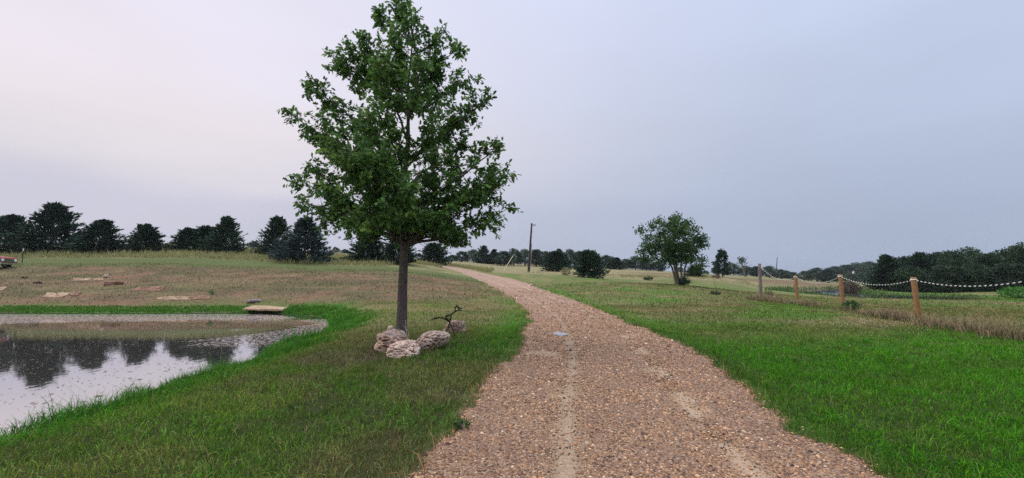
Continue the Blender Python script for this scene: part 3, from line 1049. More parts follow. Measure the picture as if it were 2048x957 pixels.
def make_cedar(seed, H=6.0, Rm=2.7, pointy=.6, base_t=.02, col=(.026, .054, .026), n=300, per=24, leaders=4, up=1.0, wide=.25):
    """red cedar: upswept plumes of scale foliage to the ground"""
    r = np.random.default_rng(seed)
    root = empty('cedar_tree')
    tk = MB()
    tk.tube([(0, 0, -.4), (0, 0, .5), (.05, .02, H * .5), (0, .03, H * .85)], [.16, .14, .08, .03], 7)
    tk.build('trunk', m_bark, root, True)
    mb = MB()
    t = r.uniform(base_t, .96, n) ** 1.1
    lob = r.uniform(0, 6.28, 5)
    for i in range(n + leaders):
        if i < n:
            ti = t[i]
            az = r.uniform(0, 2 * np.pi)
            prof = (1 - ti) ** pointy * min(1.0, .78 + ti / max(wide, .01) * .22)
            lump = 1 + .16 * math.sin(3 * az + lob[0] + 4 * ti) + .12 * math.sin(5 * az + lob[1] - 7 * ti)
            L = max(.35, Rm * prof * lump * (r.uniform(.70, 1.0) if r.random() < .7 else r.uniform(1.0, 1.28)))
            el = math.radians((8 + 52 * ti) * up + r.normal(0, 9))
            dr = np.array([math.cos(az) * math.cos(el), math.sin(az) * math.cos(el), math.sin(el)])
            z0 = max(.12, ti * H - L * math.sin(el) * .75)
            o = np.array([0, 0, z0])
        else:
            az = r.uniform(0, 2 * np.pi)
            o = np.array([math.cos(az), math.sin(az), 0]) * r.uniform(0, .30) * Rm * (0 if i == n else 1) + np.array([0, 0, H * r.uniform(.70, .80)])
            L = H * r.uniform(.14, .27) if i > n else H - o[2]
            dr = np.array([r.normal(0, .08), r.normal(0, .08), 1.0])
        k = per
        sfr = r.uniform(.22, 1.0, k) ** .8
        P = o + dr * (sfr * L)[:, None] + r.normal(0, 1, (k, 3)) * (.04 + .13 * (1.1 - sfr))[:, None] * (.6 if i >= n else 1)
        P[:, 2] = np.maximum(P[:, 2], .03)
        D = dr + r.normal(0, .36, (k, 3)) + np.array([0, 0, .25])
        shade = r.uniform(.55, 1.35) * r.uniform(.6, 1.4, k)
        C = np.array(col)[None] * shade[:, None]
        sprays(mb, P, D, r.uniform(.26, .50, k), r.uniform(.09, .17, k), C, r)
    mb.build('crown', m_cedar, root)
    return root


def make_broadleaf(seed, H=8.0, Rm=3.6, base=.06, col=(.035, .068, .022), clumps=34, per=210, leaf=.26, flat=.85, low=.8):
    """spreading tree: leafy clumps from near the ground to an uneven domed top"""
    r = np.random.default_rng(seed)
    root = empty('broadleaf_tree')
    tk = MB()
    tk.tube([(0, 0, -.4), (.02, 0, H * .2), (.1, .05, H * .45), (.05, .1, H * .8)], [.22, .18, .12, .04], 7)
    mb = MB()
    for i in range(clumps):
        t = (i + r.uniform(0, 1)) / clumps
        az = i * 2.399 + r.normal(0, .4)
        cr = Rm * r.uniform(.24, .40) * (1 - .25 * t)
        zc = cr * .8 + (H - 1.75 * cr) * (base + (1 - base) * t) * r.uniform(.94, 1.08)
        prof = (low + (1 - low) * min(1, t / .35)) * math.sqrt(max(.03, 1 - max(0, (t - .25) / .78) ** 2))
        rad = max(0.0, Rm * prof - cr) * r.uniform(.55, 1.12)
        c = np.array([math.cos(az) * rad, math.sin(az) * rad, zc])
        d = unit(r.normal(size=(per, 3)))
        rr = cr * r.uniform(.2, 1.12, per) ** .6
        P = c + d * rr[:, None] * np.array((1, 1, flat))
        P[:, 2] = np.maximum(P[:, 2], .05)
        D = d * .6 + r.normal(0, .6, (per, 3)) + np.array((0, 0, .1))
        sh = r.uniform(.7, 1.3) * r.uniform(.6, 1.45, per)
        sprays(mb, P, D, r.uniform(.7, 1.4, per) * leaf, r.uniform(.45, .75, per) * leaf, np.array(col)[None] * sh[:, None], r, .15)
        if i % 3 == 0:
            tk.tube([(.05, .03, zc * .45), tuple(c * np.array((.5, .5, 1)) + np.array((0, 0, -.35))), tuple(c)], [.08, .05, .015], 5)
    tk.build('trunk', m_bark, root, True)
    mb.build('crown', m_leaf, root)
    return root


protos = {}
specs = {
    'cedar_a': lambda: make_cedar(1, 6, 2.9, .55, leaders=4),
    'cedar_b': lambda: make_cedar(2, 6, 3.0, .70, leaders=6, n=330),
    'cedar_c': lambda: make_cedar(3, 5, 2.7, .48, leaders=3),
    'cedar_d': lambda: make_cedar(4, 4, 2.4, .40, leaders=2, n=260),
    'spruce': lambda: make_cedar(5, 5.6, 3.1, .78, col=(.040, .066, .058), leaders=1, up=.45, n=330, wide=.05),
    'pine': lambda: make_cedar(6, 5.0, 1.9, .50, base_t=.12, leaders=4, n=150, per=26, up=.6, wide=.3),
    'broad_a': lambda: make_broadleaf(11),
    'broad_b': lambda: make_broadleaf(12, 7, 3.6, .03, (.028, .058, .022), 38, 220, low=.95),
    'broad_c': lambda: make_broadleaf(13, 8, 3.2, .03, (.026, .050, .020), 40, 220, low=.9),
}
DIM = {'cedar_a': (6.2, 5.9), 'cedar_b': (6.2, 6.1), 'cedar_c': (5.2, 5.6), 'cedar_d': (4.2, 5.0), 'spruce': (5.6, 6.4), 'pine': (5.0, 3.7),
       'broad_a': (8.2, 7.2), 'broad_b': (7.2, 7.4), 'broad_c': (8.2, 6.8)}


def plant_tree(kind, u, vtop, D, wpx, label, cat='tree', group=None, name=None, sink=.08):
    x, y, ztop = pix(u, vtop, D)
    z = gz(x, y) - sink
    if kind not in protos:
        o = specs[kind]()
        protos[kind] = o
    else:
        o = copy_tree(protos[kind])
    h0, w0 = DIM[kind]
    sz = max(.2, (ztop - z) / h0)
    sw = wpx * D / F / w0
    if sw > sz * 1.9:
        sw = sz * 1.9
    o.location = (x, y, z)
    o.scale = (sw, sw, sz)
    o.rotation_euler = (0, 0, rng.uniform(0, 6.28))
    if name:
        o.name = name
    for k in ('label', 'category', 'group'):
        if k in o:
            del o[k]
    tag(o, label, cat, group)
    return o


G_ROW = 'dark cedars in the row above the pond'
for a in [
    ('cedar_b', 24, 428, 55, 150, 'broad dark cedar at the end of the row behind the red truck', G_ROW),
    ('cedar_a', 112, 405, 54, 150, 'tallest dark cedar of the row above the pond, with two spiky tops', G_ROW),
    ('cedar_b', 206, 438, 53, 145, 'wide dark cedar with low jagged top between the tallest cedar and the lone round one', G_ROW),
    ('cedar_c', 295, 447, 54, 88, 'rounded dark cedar ending the long row, beside a gap of sky', G_ROW),
    ('cedar_c', 378, 455, 57, 84, 'low cedar first in the clump of three right of the sky gap', 'clump of three cedars'),
    ('cedar_d', 415, 452, 57, 88, 'squat dark cedar in the middle of the clump of three', 'clump of three cedars'),
    ('cedar_a', 455, 432, 55, 96, 'ragged feathery cedar, the highest of the clump of three', 'clump of three cedars'),
    ('cedar_a', 556, 432, 55, 100, 'very dark cedar standing behind the blue-grey spruce', None),
    ('spruce', 612, 436, 50, 135, 'blue-grey conical spruce in front of a dark cedar', None),
    ('cedar_c', 738, 466, 54, 105, 'dark cedar seen just left of the oak trunk', None),
    ('cedar_b', 798, 460, 53, 95, 'dark cedar directly behind the oak trunk', None),
    ('cedar_d', 868, 486, 66, 82, 'low dark cedar left of the top of the driveway', None),
    ('cedar_d', 1112, 502, 80, 80, 'dark cedar behind the pale weeping shrub, right of the utility pole', None),
    ('cedar_d', 1176, 500, 53, 74, 'dense dark cedar bush standing alone on the lawn edge right of the pole', None),
    ('cedar_d', 1388, 533, 72, 46, 'small dark cedar behind the multi-stemmed tree', None),
    ('pine', 1443, 501, 78, 40, 'upright layered conifer between the multi-stemmed tree and the grey post', None),
    ('cedar_b', 1772, 508, 60, 100, 'dark cedar at the near end of the woods on the right, by the pale path', None),
]:
    nm = 'blue_spruce' if a[0] == 'spruce' else ('conifer_tree' if a[0] == 'pine' else 'cedar_tree')
    plant_tree(a[0], a[1], a[2], a[3], a[4], a[5], 'tree', a[6], nm)

for u, vt, D, w, k in [(344, 486, 120, 40, 'broad_b'), (508, 482, 105, 36, 'broad_b'), (672, 508, 110, 30, 'broad_a'), (690, 505, 115, 30, 'broad_b')]:
    lab = {344: 'small hazy tree in the gap beside the rounded cedar', 508: 'small hazy tree in the gap between the cedar clump and the spruce',
           672: 'first of two tiny far trees between the spruce and the oak', 690: 'second of two tiny far trees between the spruce and the oak'}[u]
    plant_tree(k, u, vt, D, w, lab, 'tree', 'far trees seen in the gaps', 'broadleaf_tree')

line = [(905, 508), (925, 500), (948, 497), (968, 490), (988, 497), (1008, 499), (1028, 494), (1050, 496), (1072, 495), (1092, 500), (1118, 496), (1140, 496), (1160, 499), (1190, 503), (1212, 508),
        (1232, 514), (1252, 516), (1270, 510), (1292, 513), (1316, 520)]
kinds = ['broad_b', 'broad_c', 'broad_a', 'cedar_a', 'cedar_b', 'broad_c', 'broad_b', 'broad_a', 'broad_c', 'broad_b', 'cedar_b', 'broad_a', 'broad_c', 'cedar_c', 'broad_b', 'cedar_c', 'broad_b', 'broad_a', 'broad_c', 'broad_b']
for i, (u, vt) in enumerate(line):
    D = 112 + 14 * ((i * 7) % 5) / 4 - (6 if u > 1200 else 0)
    if u < 1055:
        lab, g = 'hazy tree in the tree line between the driveway crest and the utility pole', 'tree line left of the pole'
    elif u < 1180:
        lab, g = 'hazy tree in the tree line behind the lone cedar bush, right of the pole', 'tree line behind the cedar bush'
    else:
        lab, g = 'hazy tree in the low tree line between the cedar bush and the multi-stemmed tree', 'low tree line beyond the straw field'
    plant_tree(kinds[i], u, vt + 1, D, 46, lab, 'tree', g, 'cedar_tree' if 'cedar' in kinds[i] else 'broadleaf_tree')

far = [(1360, 534, 150, 46), (1412, 541, 170, 40), (1434, 533, 180, 40), (1466, 526, 165, 44), (1492, 531, 170, 40), (1512, 531, 165, 42), (1538, 531, 160, 44), (1562, 538, 170, 42), (1585, 543, 180, 46),
       (1608, 541, 185, 46), (1632, 534, 170, 50), (1655, 536, 165, 46)]
for i, (u, vt, D, w) in enumerate(far):
    lab, g = ('blue-green hazy tree on the skyline beyond the brown mound', 'skyline trees beyond the mound')
    plant_tree(['broad_a', 'broad_b', 'broad_c'][i % 3], u, vt, D, w, lab, 'tree', g, 'broadleaf_tree')
for i, (u, vt, D, w) in enumerate([(1672, 531, 230, 60), (1692, 527, 250, 60), (1714, 524, 260, 64), (1735, 521, 270, 64), (1756, 523, 260, 64), (1700, 545, 190, 56), (1728, 543, 195, 56), (1752, 540, 190, 50), (1678, 548, 185, 50)]):
    plant_tree(['broad_b', 'broad_c', 'broad_a'][i % 3], u, vt, D, w, 'pale hazy tree on the farthest wooded rise left of the dark woods', 'tree', 'farthest wooded rise', 'broadleaf_tree')
woods = [(1806, 506, 62, 95, 'broad_c'), (1838, 503, 60, 95, 'cedar_b'), (1872, 497, 61, 100, 'broad_c'), (1905, 496, 58, 95, 'broad_b'), (1938, 491, 60, 100, 'broad_a'), (1972, 499, 56, 100, 'broad_c'),
         (2008, 491, 57, 100, 'broad_b'), (2040, 482, 55, 105, 'broad_a'), (2085, 478, 53, 110, 'broad_c'), (1820, 528, 57, 90, 'broad_b'), (1888, 525, 55, 90, 'broad_c'), (1950, 522, 54, 95, 'broad_b'), (2015, 520, 52, 95, 'broad_c')]
for u, vt, D, w, k in woods:
    if vt >= 518:
        lab, g = 'low dark tree filling the front foot of the woods on the right', 'front trees of the dark woods'
    else:
        lab, g = 'tall dark green tree forming the upper edge of the woods on the right', 'tall trees of the dark woods'
    plant_tree(k, u, vt, D, w, lab, 'tree', g, 'cedar_tree' if 'cedar' in k else 'broadleaf_tree', sink=.9)

# ------------------------------------------------------------------ the young oak by the driveway
OX, OY = pix(803, 680, 10.5)[0], 10.5
OZ = gz(OX, OY)
PXM = 10.5 / F


def oak():
    r = np.random.default_rng(42)
    root = empty('oak_tree', (OX, OY, OZ))
    tag(root, 'young oak with a broad green crown, standing among pitted rocks beside the driveway', 'tree')
    tk = MB()
    tr_pts = [(0, 0, -.3), (0, 0, 0), (.0, 0, .12), (.0, 0, .45), (.0, 0, 1.3), (.02, 0, 2.3), (.0, .02, 3.0), (-.02, .05, 4.0), (.05, .02, 5.2), (.02, .0, 6.4), (.10, .0, 7.4), (.14, 0, 8.2)]
    tr_rad = [.24, .185, .150, .130, .114, .098, .082, .064, .046, .032, .020, .010]
    tk.tube(tr_pts, tr_rad, 14)
    tp = np.array(tr_pts)

    def trunk_at(z):
        return np.array([np.interp(z, tp[:, 2], tp[:, 0]), np.interp(z, tp[:, 2], tp[:, 1]), z])
    limbs = []                                              # tip in local coordinates, height of origin
    outline = [(570, 218), (585, 357), (592, 405), (640, 440), (700, 480), (612, 165), (650, 102), (705, 62), (757, 27), (885, 66), (920, 92), (945, 150), (946, 225), (990, 192), (1000, 285),
               (1022, 330), (965, 368), (1020, 415), (990, 450), (920, 488), (640, 300), (625, 250), (960, 320), (835, 42), (680, 130), (790, 18), (815, -4), (880, 130), (655, 385), (985, 385), (615, 330), (660, 200), (690, 95), (930, 290), (1000, 350)]
    for u, v in outline:
        dy = r.uniform(-.7, .7)
        x, y, z = pix(u, v, OY + dy)
        tip = np.array([x - OX, dy, z - OZ])
        rr = math.hypot(tip[0], tip[1])
        z0 = np.clip(tip[2] - .28 - .62 * rr, 2.25 + r.uniform(0, .3), 7.6)
        limbs.append((tip, z0))
    zs = np.array([2.5, 3.2, 4.0, 5.0, 5.8, 6.5, 7.2, 7.8]); Rz = np.array([1.9, 2.6, 2.6, 2.5, 2.3, 1.8, 1.2, .6])
    for i in range(30):
        z = r.uniform(2.5, 7.4)
        az = r.choice([math.pi / 2, -math.pi / 2]) + r.normal(0, .5)
        rr = np.interp(z, zs, Rz) * r.uniform(.7, .95)
        tip = np.array([math.cos(az) * rr, math.sin(az) * rr, z])
        limbs.append((tip, np.clip(z - .25 - .6 * rr, 2.3 + r.uniform(0, .4), 7.4)))
    tips, tdirs = [], []

    def curve(a, d0, c, n):
        L = np.linalg.norm(c - a)
        p1 = a + d0 * L * .5
        t = np.linspace(0, 1, n)[:, None]
        return a * (1 - t) ** 2 + 2 * p1 * t * (1 - t) + c * t ** 2
    for tip, z0 in limbs:
        a = trunk_at(z0)
        out = np.array([tip[0] - a[0], tip[1] - a[1], 0]); L = np.linalg.norm(tip - a)
        d0 = unit(unit(out[None])[0] * .85 + np.array([0, 0, .55 if tip[2] > 3.3 else .25]))
        n = 9
        P = curve(a, d0, tip, n) + np.concatenate([np.zeros((1, 3)), r.normal(0, .035, (n - 2, 3)), np.zeros((1, 3))])
        r0 = .010 + .013 * L
        tk.tube([tuple(p) for p in P], list(np.linspace(r0, .006, n)), 6)
        tips.append(tip); tdirs.append(unit((P[-1] - P[-2])[None])[0])
        nsub = int(5 + L * 6.0)
        for k in range(nsub):
            s_ = r.uniform(.18, .97)
            j = min(n - 2, int(s_ * (n - 1))); f_ = s_ * (n - 1) - j
            p = P[j] * (1 - f_) + P[j + 1] * f_
            td = unit((P[j + 1] - P[j])[None])[0]
            sd_ = unit((td * .75 + unit(r.normal(size=(1, 3)))[0] * .85 + np.array([0, 0, .16]))[None])[0]
            SL = (.24 + .50 * (1 - s_) * min(1, L / 2.6)) * r.uniform(.6, 1.2)
            q = p + sd_ * SL + np.array([0, 0, r.normal(0, .04)])
            tk.tube([tuple(p), tuple((p + q) / 2 + r.normal(0, .02, 3)), tuple(q)], [.009, .006, .003], 4, cap=False)
            tips.append(q); tdirs.append(sd_)
            for m in range(int(2 + SL * 5)):
                g = r.uniform(.25, .95)
                p2 = p + (q - p) * g
                d2 = unit((sd_ * .6 + r.normal(0, .6, 3))[None])[0]
                q2 = p2 + d2 * r.uniform(.12, .26)
                tips.append(q2); tdirs.append(d2)
    tk.build('trunk', m_bark, root, True)
    tips = np.array(tips); tdirs = np.array(tdirs)
    keep = tips[:, 2] > 2.2 + .45 * np.exp(-(np.hypot(tips[:, 0], tips[:, 1]) / 1.3) ** 2) + .16 * np.maximum(0, -tips[:, 1])
    tips, tdirs = tips[keep], tdirs[keep]
    per = max(4, int(32000 / len(tips)))
    P = np.repeat(tips, per, 0) - np.repeat(tdirs, per, 0) * r.uniform(0, .16, (len(tips) * per, 1)) + r.normal(0, .035, (len(tips) * per, 3))
    D = np.repeat(tdirs, per, 0) * .55 + r.normal(0, .62, (len(P), 3)) + np.array((0, 0, -.12))
    n = len(P)
    D = unit(D)
    s_ = unit(np.cross(D, np.array((0, 0, 1.0)) + r.normal(0, .55, (n, 3))))
    up = np.cross(s_, D)
    half_leaf = [(0, 0), (.07, .14), (.25, .20), (.12, .34), (.36, .50), (.15, .60), (.27, .80), (.09, .84), (0, 1.0)]
    L = r.uniform(.09, .165, n)
    zrel = (P[:, 2] - 2.2) / 6
    base = np.array((.078, .160, .034))
    yng = np.array((.17, .27, .05))
    yw = (r.random(len(tips)) < .14).repeat(per) * .8
    C = base[None] * (1 - yw[:, None]) + yng[None] * yw[:, None]
    C = C * r.uniform(.6, 1.45, n)[:, None] * np.repeat(r.uniform(.75, 1.25, len(tips)), per)[:, None]
    mb = MB()
    for sg in (1, -1):
        T = np.array(half_leaf if sg > 0 else half_leaf[::-1])
        V = (P[:, None, :] + D[:, None, :] * (T[None, :, 1:2] * L[:, None, None]) + s_[:, None, :] * (sg * T[None, :, 0:1] * L[:, None, None] * .95)
             + up[:, None, :] * (T[None, :, 0:1] * L[:, None, None] * .28 - T[None, :, 1:2] ** 2 * L[:, None, None] * .18))
        m = len(T)
        mb.add(V.reshape(-1, 3), (np.arange(n) * m)[:, None] + np.arange(m), np.repeat(C, m, 0))
    mb.build('crown', m_oakleaf, root)
    return root


oak()

# ------------------------------------------------------------------ multi-stemmed tree in the meadow


def stem_tree():
    r = np.random.default_rng(5)
    x, y, z = hit(1358, 571)
    s = y / F
    root = empty('multi_stem_tree', (x, y, z))
    tag(root, 'leaning multi-stemmed tree with pale trunks and an open green crown in the meadow', 'tree')
    mb = MB()
    tips, td = [], []

    def loc(u, v, dy=0.0):
        p = pix(u, v, y + dy)
        return np.array([p[0] - x, p[1] - y, p[2] - z])
    stems = [[(1357, 571, 0), (1348, 530, -.2), (1338, 505, -.4), (1322, 470, -.6)], [(1360, 571, .1), (1352, 530, .3), (1346, 500, .4), (1348, 440, .2)],
             [(1364, 571, 0), (1362, 530, -.3), (1365, 505, -.5), (1372, 452, -.4)], [(1368, 571, .2), (1370, 535, .5), (1380, 510, .7), (1392, 480, .9)],
             [(1355, 571, -.1), (1344, 535, .4), (1325, 505, .8), (1298, 490, 1.0)]]
    for si, st in enumerate(stems):
        t = MB()
        P = [loc(*q) for q in st]
        P[0][2] -= .2
        t.tube([tuple(p) for p in P], [.11, .085, .06, .02], 8)
        for k in range(9):
            f_ = r.uniform(1.3, 3.0)
            j = min(2, int(f_)); p = P[j] + (P[j + 1] - P[j]) * (f_ - j)
            q = p + np.array([r.normal(0, .5), r.normal(0, .8), r.uniform(-.2, .6)])
            t.tube([tuple(p), tuple((p + q) / 2 + np.array([0, 0, .12])), tuple(q)], [.03, .02, .008], 5)
            tips.append(q); td.append(unit((q - p)[None])[0])
        tips.append(P[-1]); td.append(np.array((0, 0, 1.0)))
        t.build('stem', m_bark_pale, root, True)
    for u, v in [(1283, 462), (1292, 495), (1282, 505), (1306, 455), (1318, 445), (1352, 436), (1350, 445), (1375, 447), (1390, 460), (1400, 480), (1406, 490), (1402, 520), (1400, 535), (1388, 540), (1310, 520), (1290, 515),
                 (1330, 520), (1380, 520), (1330, 465), (1360, 470), (1300, 475), (1345, 460), (1385, 500), (1315, 495), (1340, 490), (1370, 490), (1365, 515)]:
        tips.append(loc(u, v, r.normal(0, .9))); td.append(np.array((0, 0, 1.0)))
    for c, d in zip(tips, td):
        k = 135
        P = c + r.normal(0, 1, (k, 3)) * np.array((.27, .40, .22))
        sh = r.uniform(.75, 1.3) * r.uniform(.6, 1.4, k)
        sprays(mb, P, d * .3 + r.normal(0, .7, (k, 3)), r.uniform(.17, .32, k), r.uniform(.10, .18, k), np.array((.050, .105, .024))[None] * sh[:, None], r, .15)
    mb.build('crown', m_leaf, root)
    sh_ = MB()
    k = 420
    P = np.stack([r.normal(.1, .32, k) + .25, r.normal(0, .3, k), np.abs(r.normal(0, .32, k)) + .02], 1)
    sprays(sh_, P, r.normal(0, .5, (k, 3)) + np.array((0, 0, .7)), r.uniform(.2, .34, k), r.uniform(.06, .12, k), np.array((.035, .08, .022))[None] * r.uniform(.5, 1.4, (k, 1)), r)
    sh_.build('leaves', m_leaf, root)


stem_tree()


def shrub(name, u, v, hpx, wpx, col, label, cat='shrub', n=500, leaf=.12, droop=.6, group=None, up=.6):
    r = np.random.default_rng(int(u * 7 + v))
    x, y, z = hit(u, v)
    H, Wd = hpx * y / F, wpx * y / F / 2
    root = empty(name, (x, y, z))
    tag(root, label, cat, group)
    st = MB(); mb = MB()
    for k in range(9):
        a = r.uniform(0, 6.28); q = np.array([math.cos(a) * Wd * .55, math.sin(a) * Wd * .55, H * r.uniform(.5, .9)])
        st.tube([(0, 0, -.05), tuple(q * np.array((.4, .4, .6))), tuple(q)], [.012, .008, .004], 4)
    st.build('stems', m_bark_pale, root)
    d = unit(r.normal(size=(n, 3)))
    P = d * (r.uniform(.25, 1.0, n) ** .5)[:, None] * np.array((Wd, Wd, H * .5)) + np.array((0, 0, H * .5))
    P[:, 2] = np.maximum(P[:, 2], .02)
    sprays(mb, P, d * .5 + r.normal(0, .5, (n, 3)) + np.array((0, 0, up)), r.uniform(.7, 1.5, n) * leaf, r.uniform(.25, .6, n) * leaf, np.array(col)[None] * r.uniform(.5, 1.45, (n, 1)), r, .1)
    mb.build('leaves', m_leaf, root)
    return root


shrub('weeping_shrub', 1132, 551, 17, 18, (.22, .21, .09), 'pale yellow weeping shrub beside the lone cedar bush', n=420, leaf=.22, up=-.8)
shrub('green_shrub', 1703, 622, 17, 30, (.05, .11, .03), 'green leafy shrub at the foot of the third fence post', n=420, leaf=.11)
shrub('green_shrub', 1538, 598, 20, 14, (.045, .10, .03), 'thin leafy weed just right of the grey post', n=90, leaf=.16)
shrub('green_shrub', 2036, 597, 20, 52, (.06, .17, .025), 'bright green shrub at the edge of the dark woods', n=700, leaf=.25)
shrub('brush_clump', 1700, 590, 24, 32, (.13, .105, .075), 'grey-brown brush clump standing by the distant pond', n=700, leaf=.4, up=.9)
shrub('green_shrub', 1297, 561, 5, 17, (.085, .125, .045), 'low green bush on the bare bank left of the multi-stemmed tree', n=260, leaf=.22)
shrub('dry_shrub', 1432, 557, 5, 16, (.16, .09, .07), 'low reddish bush on top of the brown mound', n=200, leaf=.25)
shrub('seedling', 424, 590, 8, 9, (.05, .16, .02), 'single bright green seedling on the brown slope', 'plant', n=60, leaf=.13)
shrub('roadside_weed', 922, 860, 10, 30, (.045, .10, .026), 'dark broad-leaved weed clump at the left driveway edge near the camera', 'weed', n=110, leaf=.04)
shrub('sapling_skirt', 1431, 590, 4, 16, (.05, .075, .03), 'dark ring of uncut grass round the bare sapling', 'plant', n=200, leaf=.16)

x, y, z = hit(1431, 588)
mb = MB()
mb.tube([(0, 0, -.05), (.02, 0, .5), (-.02, 0, 1.05)], [.018, .014, .006], 5)
for k in range(6):
    mb.tube([(0, 0, .5 + k * .09), (.12 * (-1) ** k, .05, .62 + k * .09)], [.007, .003], 4)
tag(mb.build('bare_sapling', m_bark_pale, loc=(x, y, z)), 'thin bare sapling standing in the mown meadow', 'sapling')

# dead snag in the skyline
x, y, _ = pix(1484, 540, 120)
z = gz(x, y)
root = empty('dead_tree', (x, y, z))
tag(root, 'pale dead tree with a small tuft of leaves on the skyline', 'tree')
zt = pix(1484, 521, 120)[2] - z
mb = MB()
mb.tube([(.8, 0, -.2), (.4, 0, zt * .5), (0, 0, zt)], [.2, .15, .08], 6)
for q in ((-.8, 0, zt * .95), (1.3, 0, zt * 1.05), (2.2, .4, zt * .9), (3.0, 0, zt * .75)):
    mb.tube([(.4, 0, zt * .5), q], [.1, .04], 5)
mb.build('trunk', m_bark_pale, root)
mb = MB()
P = rng.normal(0, .55, (160, 3)) + np.array((0, 0, zt))
sprays(mb, P, rng.normal(size=(160, 3)), .5, .3, np.array((.04, .07, .03))[None] * rng.uniform(.6, 1.4, (160, 1)), rng)
mb.build('crown', m_leaf, root)

# ------------------------------------------------------------------ fence posts and chain
posts = [(1522, 600, 1519, 528, 27.4, 'post_grey'), (1595, 608, 1591, 552, 23.6, 'p'), (1687, 618, 1680, 550, 19.4, 'p'), (1838, 643, 1827, 556, 15.0, 'p'), (2125, 690, 2106, 545, 10.6, 'p')]
labs = ['tall weathered grey post at the far end of the chain', 'short brown round post, next to the tall grey post', 'brown round post between two chain spans, with a green shrub at its foot',
        'nearest brown round post in view, leaning slightly, with dry brush at its foot', 'brown post just outside the picture, carrying the near end of the chain']
tops = []
for (u0, v0, u1, v1, D, k), lab in zip(posts, labs):
    bx_, by_, _ = pix(u0, v0, D)
    bz_ = gz(bx_, by_)
    tx, ty, tz = pix(u1, v1, D - .04)
    root = empty('fence_post', (bx_, by_, bz_))
    tag(root, lab, 'post', 'posts carrying the white chain')
    top = np.array([tx - bx_, ty - by_, tz - bz_])
    mb = MB()
    rad = .083 if k == 'p' else .095
    n = 7
    pts = [top * (i / (n - 1)) + np.array((0, 0, -.25 if i == 0 else 0)) for i in range(n)]
    pts.append(top + np.array((0, 0, .015)))
    mb.tube([tuple(p) for p in pts], [rad * (1.04 - .08 * i / n) for i in range(n)] + [rad * .8], 16)
    mb.build('timber', m_post if k == 'p' else m_post_grey, root, True)
    if k == 'p':
        st = MB()
        st.tube([tuple(top * .955 + np.array((rad * 1.02 * math.cos(a), rad * 1.02 * math.sin(a), .01 * math.sin(3 * a)))) for a in np.linspace(0, 6.28, 18)], .016, 6)
        st.build('chain_wrap', m_white, root, True)
    tops.append(np.array((bx_, by_, bz_)) + top * .95)


def torus_link(mb, c, ax, side_, length, width, wire, mat):
    """oval chain link in the plane of ax and side_"""
    n, m = 14, 6
    nor = np.cross(ax, side_)
    V = []
    for i in range(n):
        a = 2 * math.pi * i / n
        ca, sa2 = math.cos(a), math.sin(a)
        p = ax * ca * length / 2 + side_ * sa2 * width / 2
        o = unit((ax * ca + side_ * sa2)[None])[0]
        for j in range(m):
            b_ = 2 * math.pi * j / m
            V.append(c + p + o * math.cos(b_) * wire + nor * math.sin(b_) * wire)
    Fq = [(i * m + j, ((i + 1) % n) * m + j, ((i + 1) % n) * m + (j + 1) % m, i * m + (j + 1) % m) for i in range(n) for j in range(m)]
    mb.add(V, Fq, None, mat)


for i, (sag, lab) in enumerate([(.46, 'white plastic chain hanging between the tall grey post and the short brown post'),
                                (.32, 'white plastic chain hanging between the short brown post and the post with the green shrub'),
                                (.27, 'white plastic chain hanging between the two nearest brown posts in view'),
                                (.24, 'white plastic chain running out of the picture from the nearest post')]):
    a, c = tops[i], tops[i + 1]
    L = np.linalg.norm(c - a)
    n = int(L * 1.06 / .085)
    t = np.linspace(0, 1, n)
    P = a + (c - a) * t[:, None]
    P[:, 2] -= 4 * sag * t * (1 - t)
    mb = MB()
    for k in range(n):
        ax = unit((P[min(k + 1, n - 1)] - P[max(k - 1, 0)])[None])[0]
        hz = unit(np.cross(ax, np.array((0, 0, 1.0)))[None])[0]
        up = np.cross(hz, ax)
        if k % 2 == 0:
            torus_link(mb, P[k], ax, up, .080, .022, .0068, 0)
        else:
            torus_link(mb, P[k], ax, hz, .098, .018, .0035, 1)
    tag(mb.build('chain', [m_white, m_dark], smooth=True), lab, 'chain', 'chain spans between the posts')

# dry weeds under the chain, reeds, clover
mb = MB()
line_p = np.array([hit(u, v)[:2] for u, v in [(1505, 599), (1522, 601), (1595, 610), (1687, 622), (1760, 634), (1838, 647), (1960, 668), (2100, 692)]])
seg = resample(line_p, 400)
n = 8500
k = rng.integers(0, 400, n)
x = seg[k, 0] + rng.normal(0, .22, n); y = seg[k, 1] + rng.normal(0, .30, n)
cl = fbm(x * 1.1 + 3, y * 1.1, 101, 3)
gap = (rng.random(n) < sstep(.38, .56, cl) + .08)
x, y, cl = x[gap], y[gap], cl[gap]
n = len(x)
dry = rng.random(n) < .72
c = np.where(dry[:, None], np.array((.29, .215, .125)), np.array((.065, .13, .03))) * rng.uniform(.5, 1.4, (n, 1))
h = np.where(dry, .32, .20) * rng.lognormal(0, .35, n) * (.45 + 1.0 * cl)
add_blades(mb, x, y, ground(x, y) - .02, h, .02 * rng.uniform(.5, 1.4, n), rng.uniform(.2, 1.0, n), c, seed=31)
tag(mb.build('fence_weeds', m_blade), 'dry brown weeds left uncut along the line of posts', 'weeds', kind='stuff')

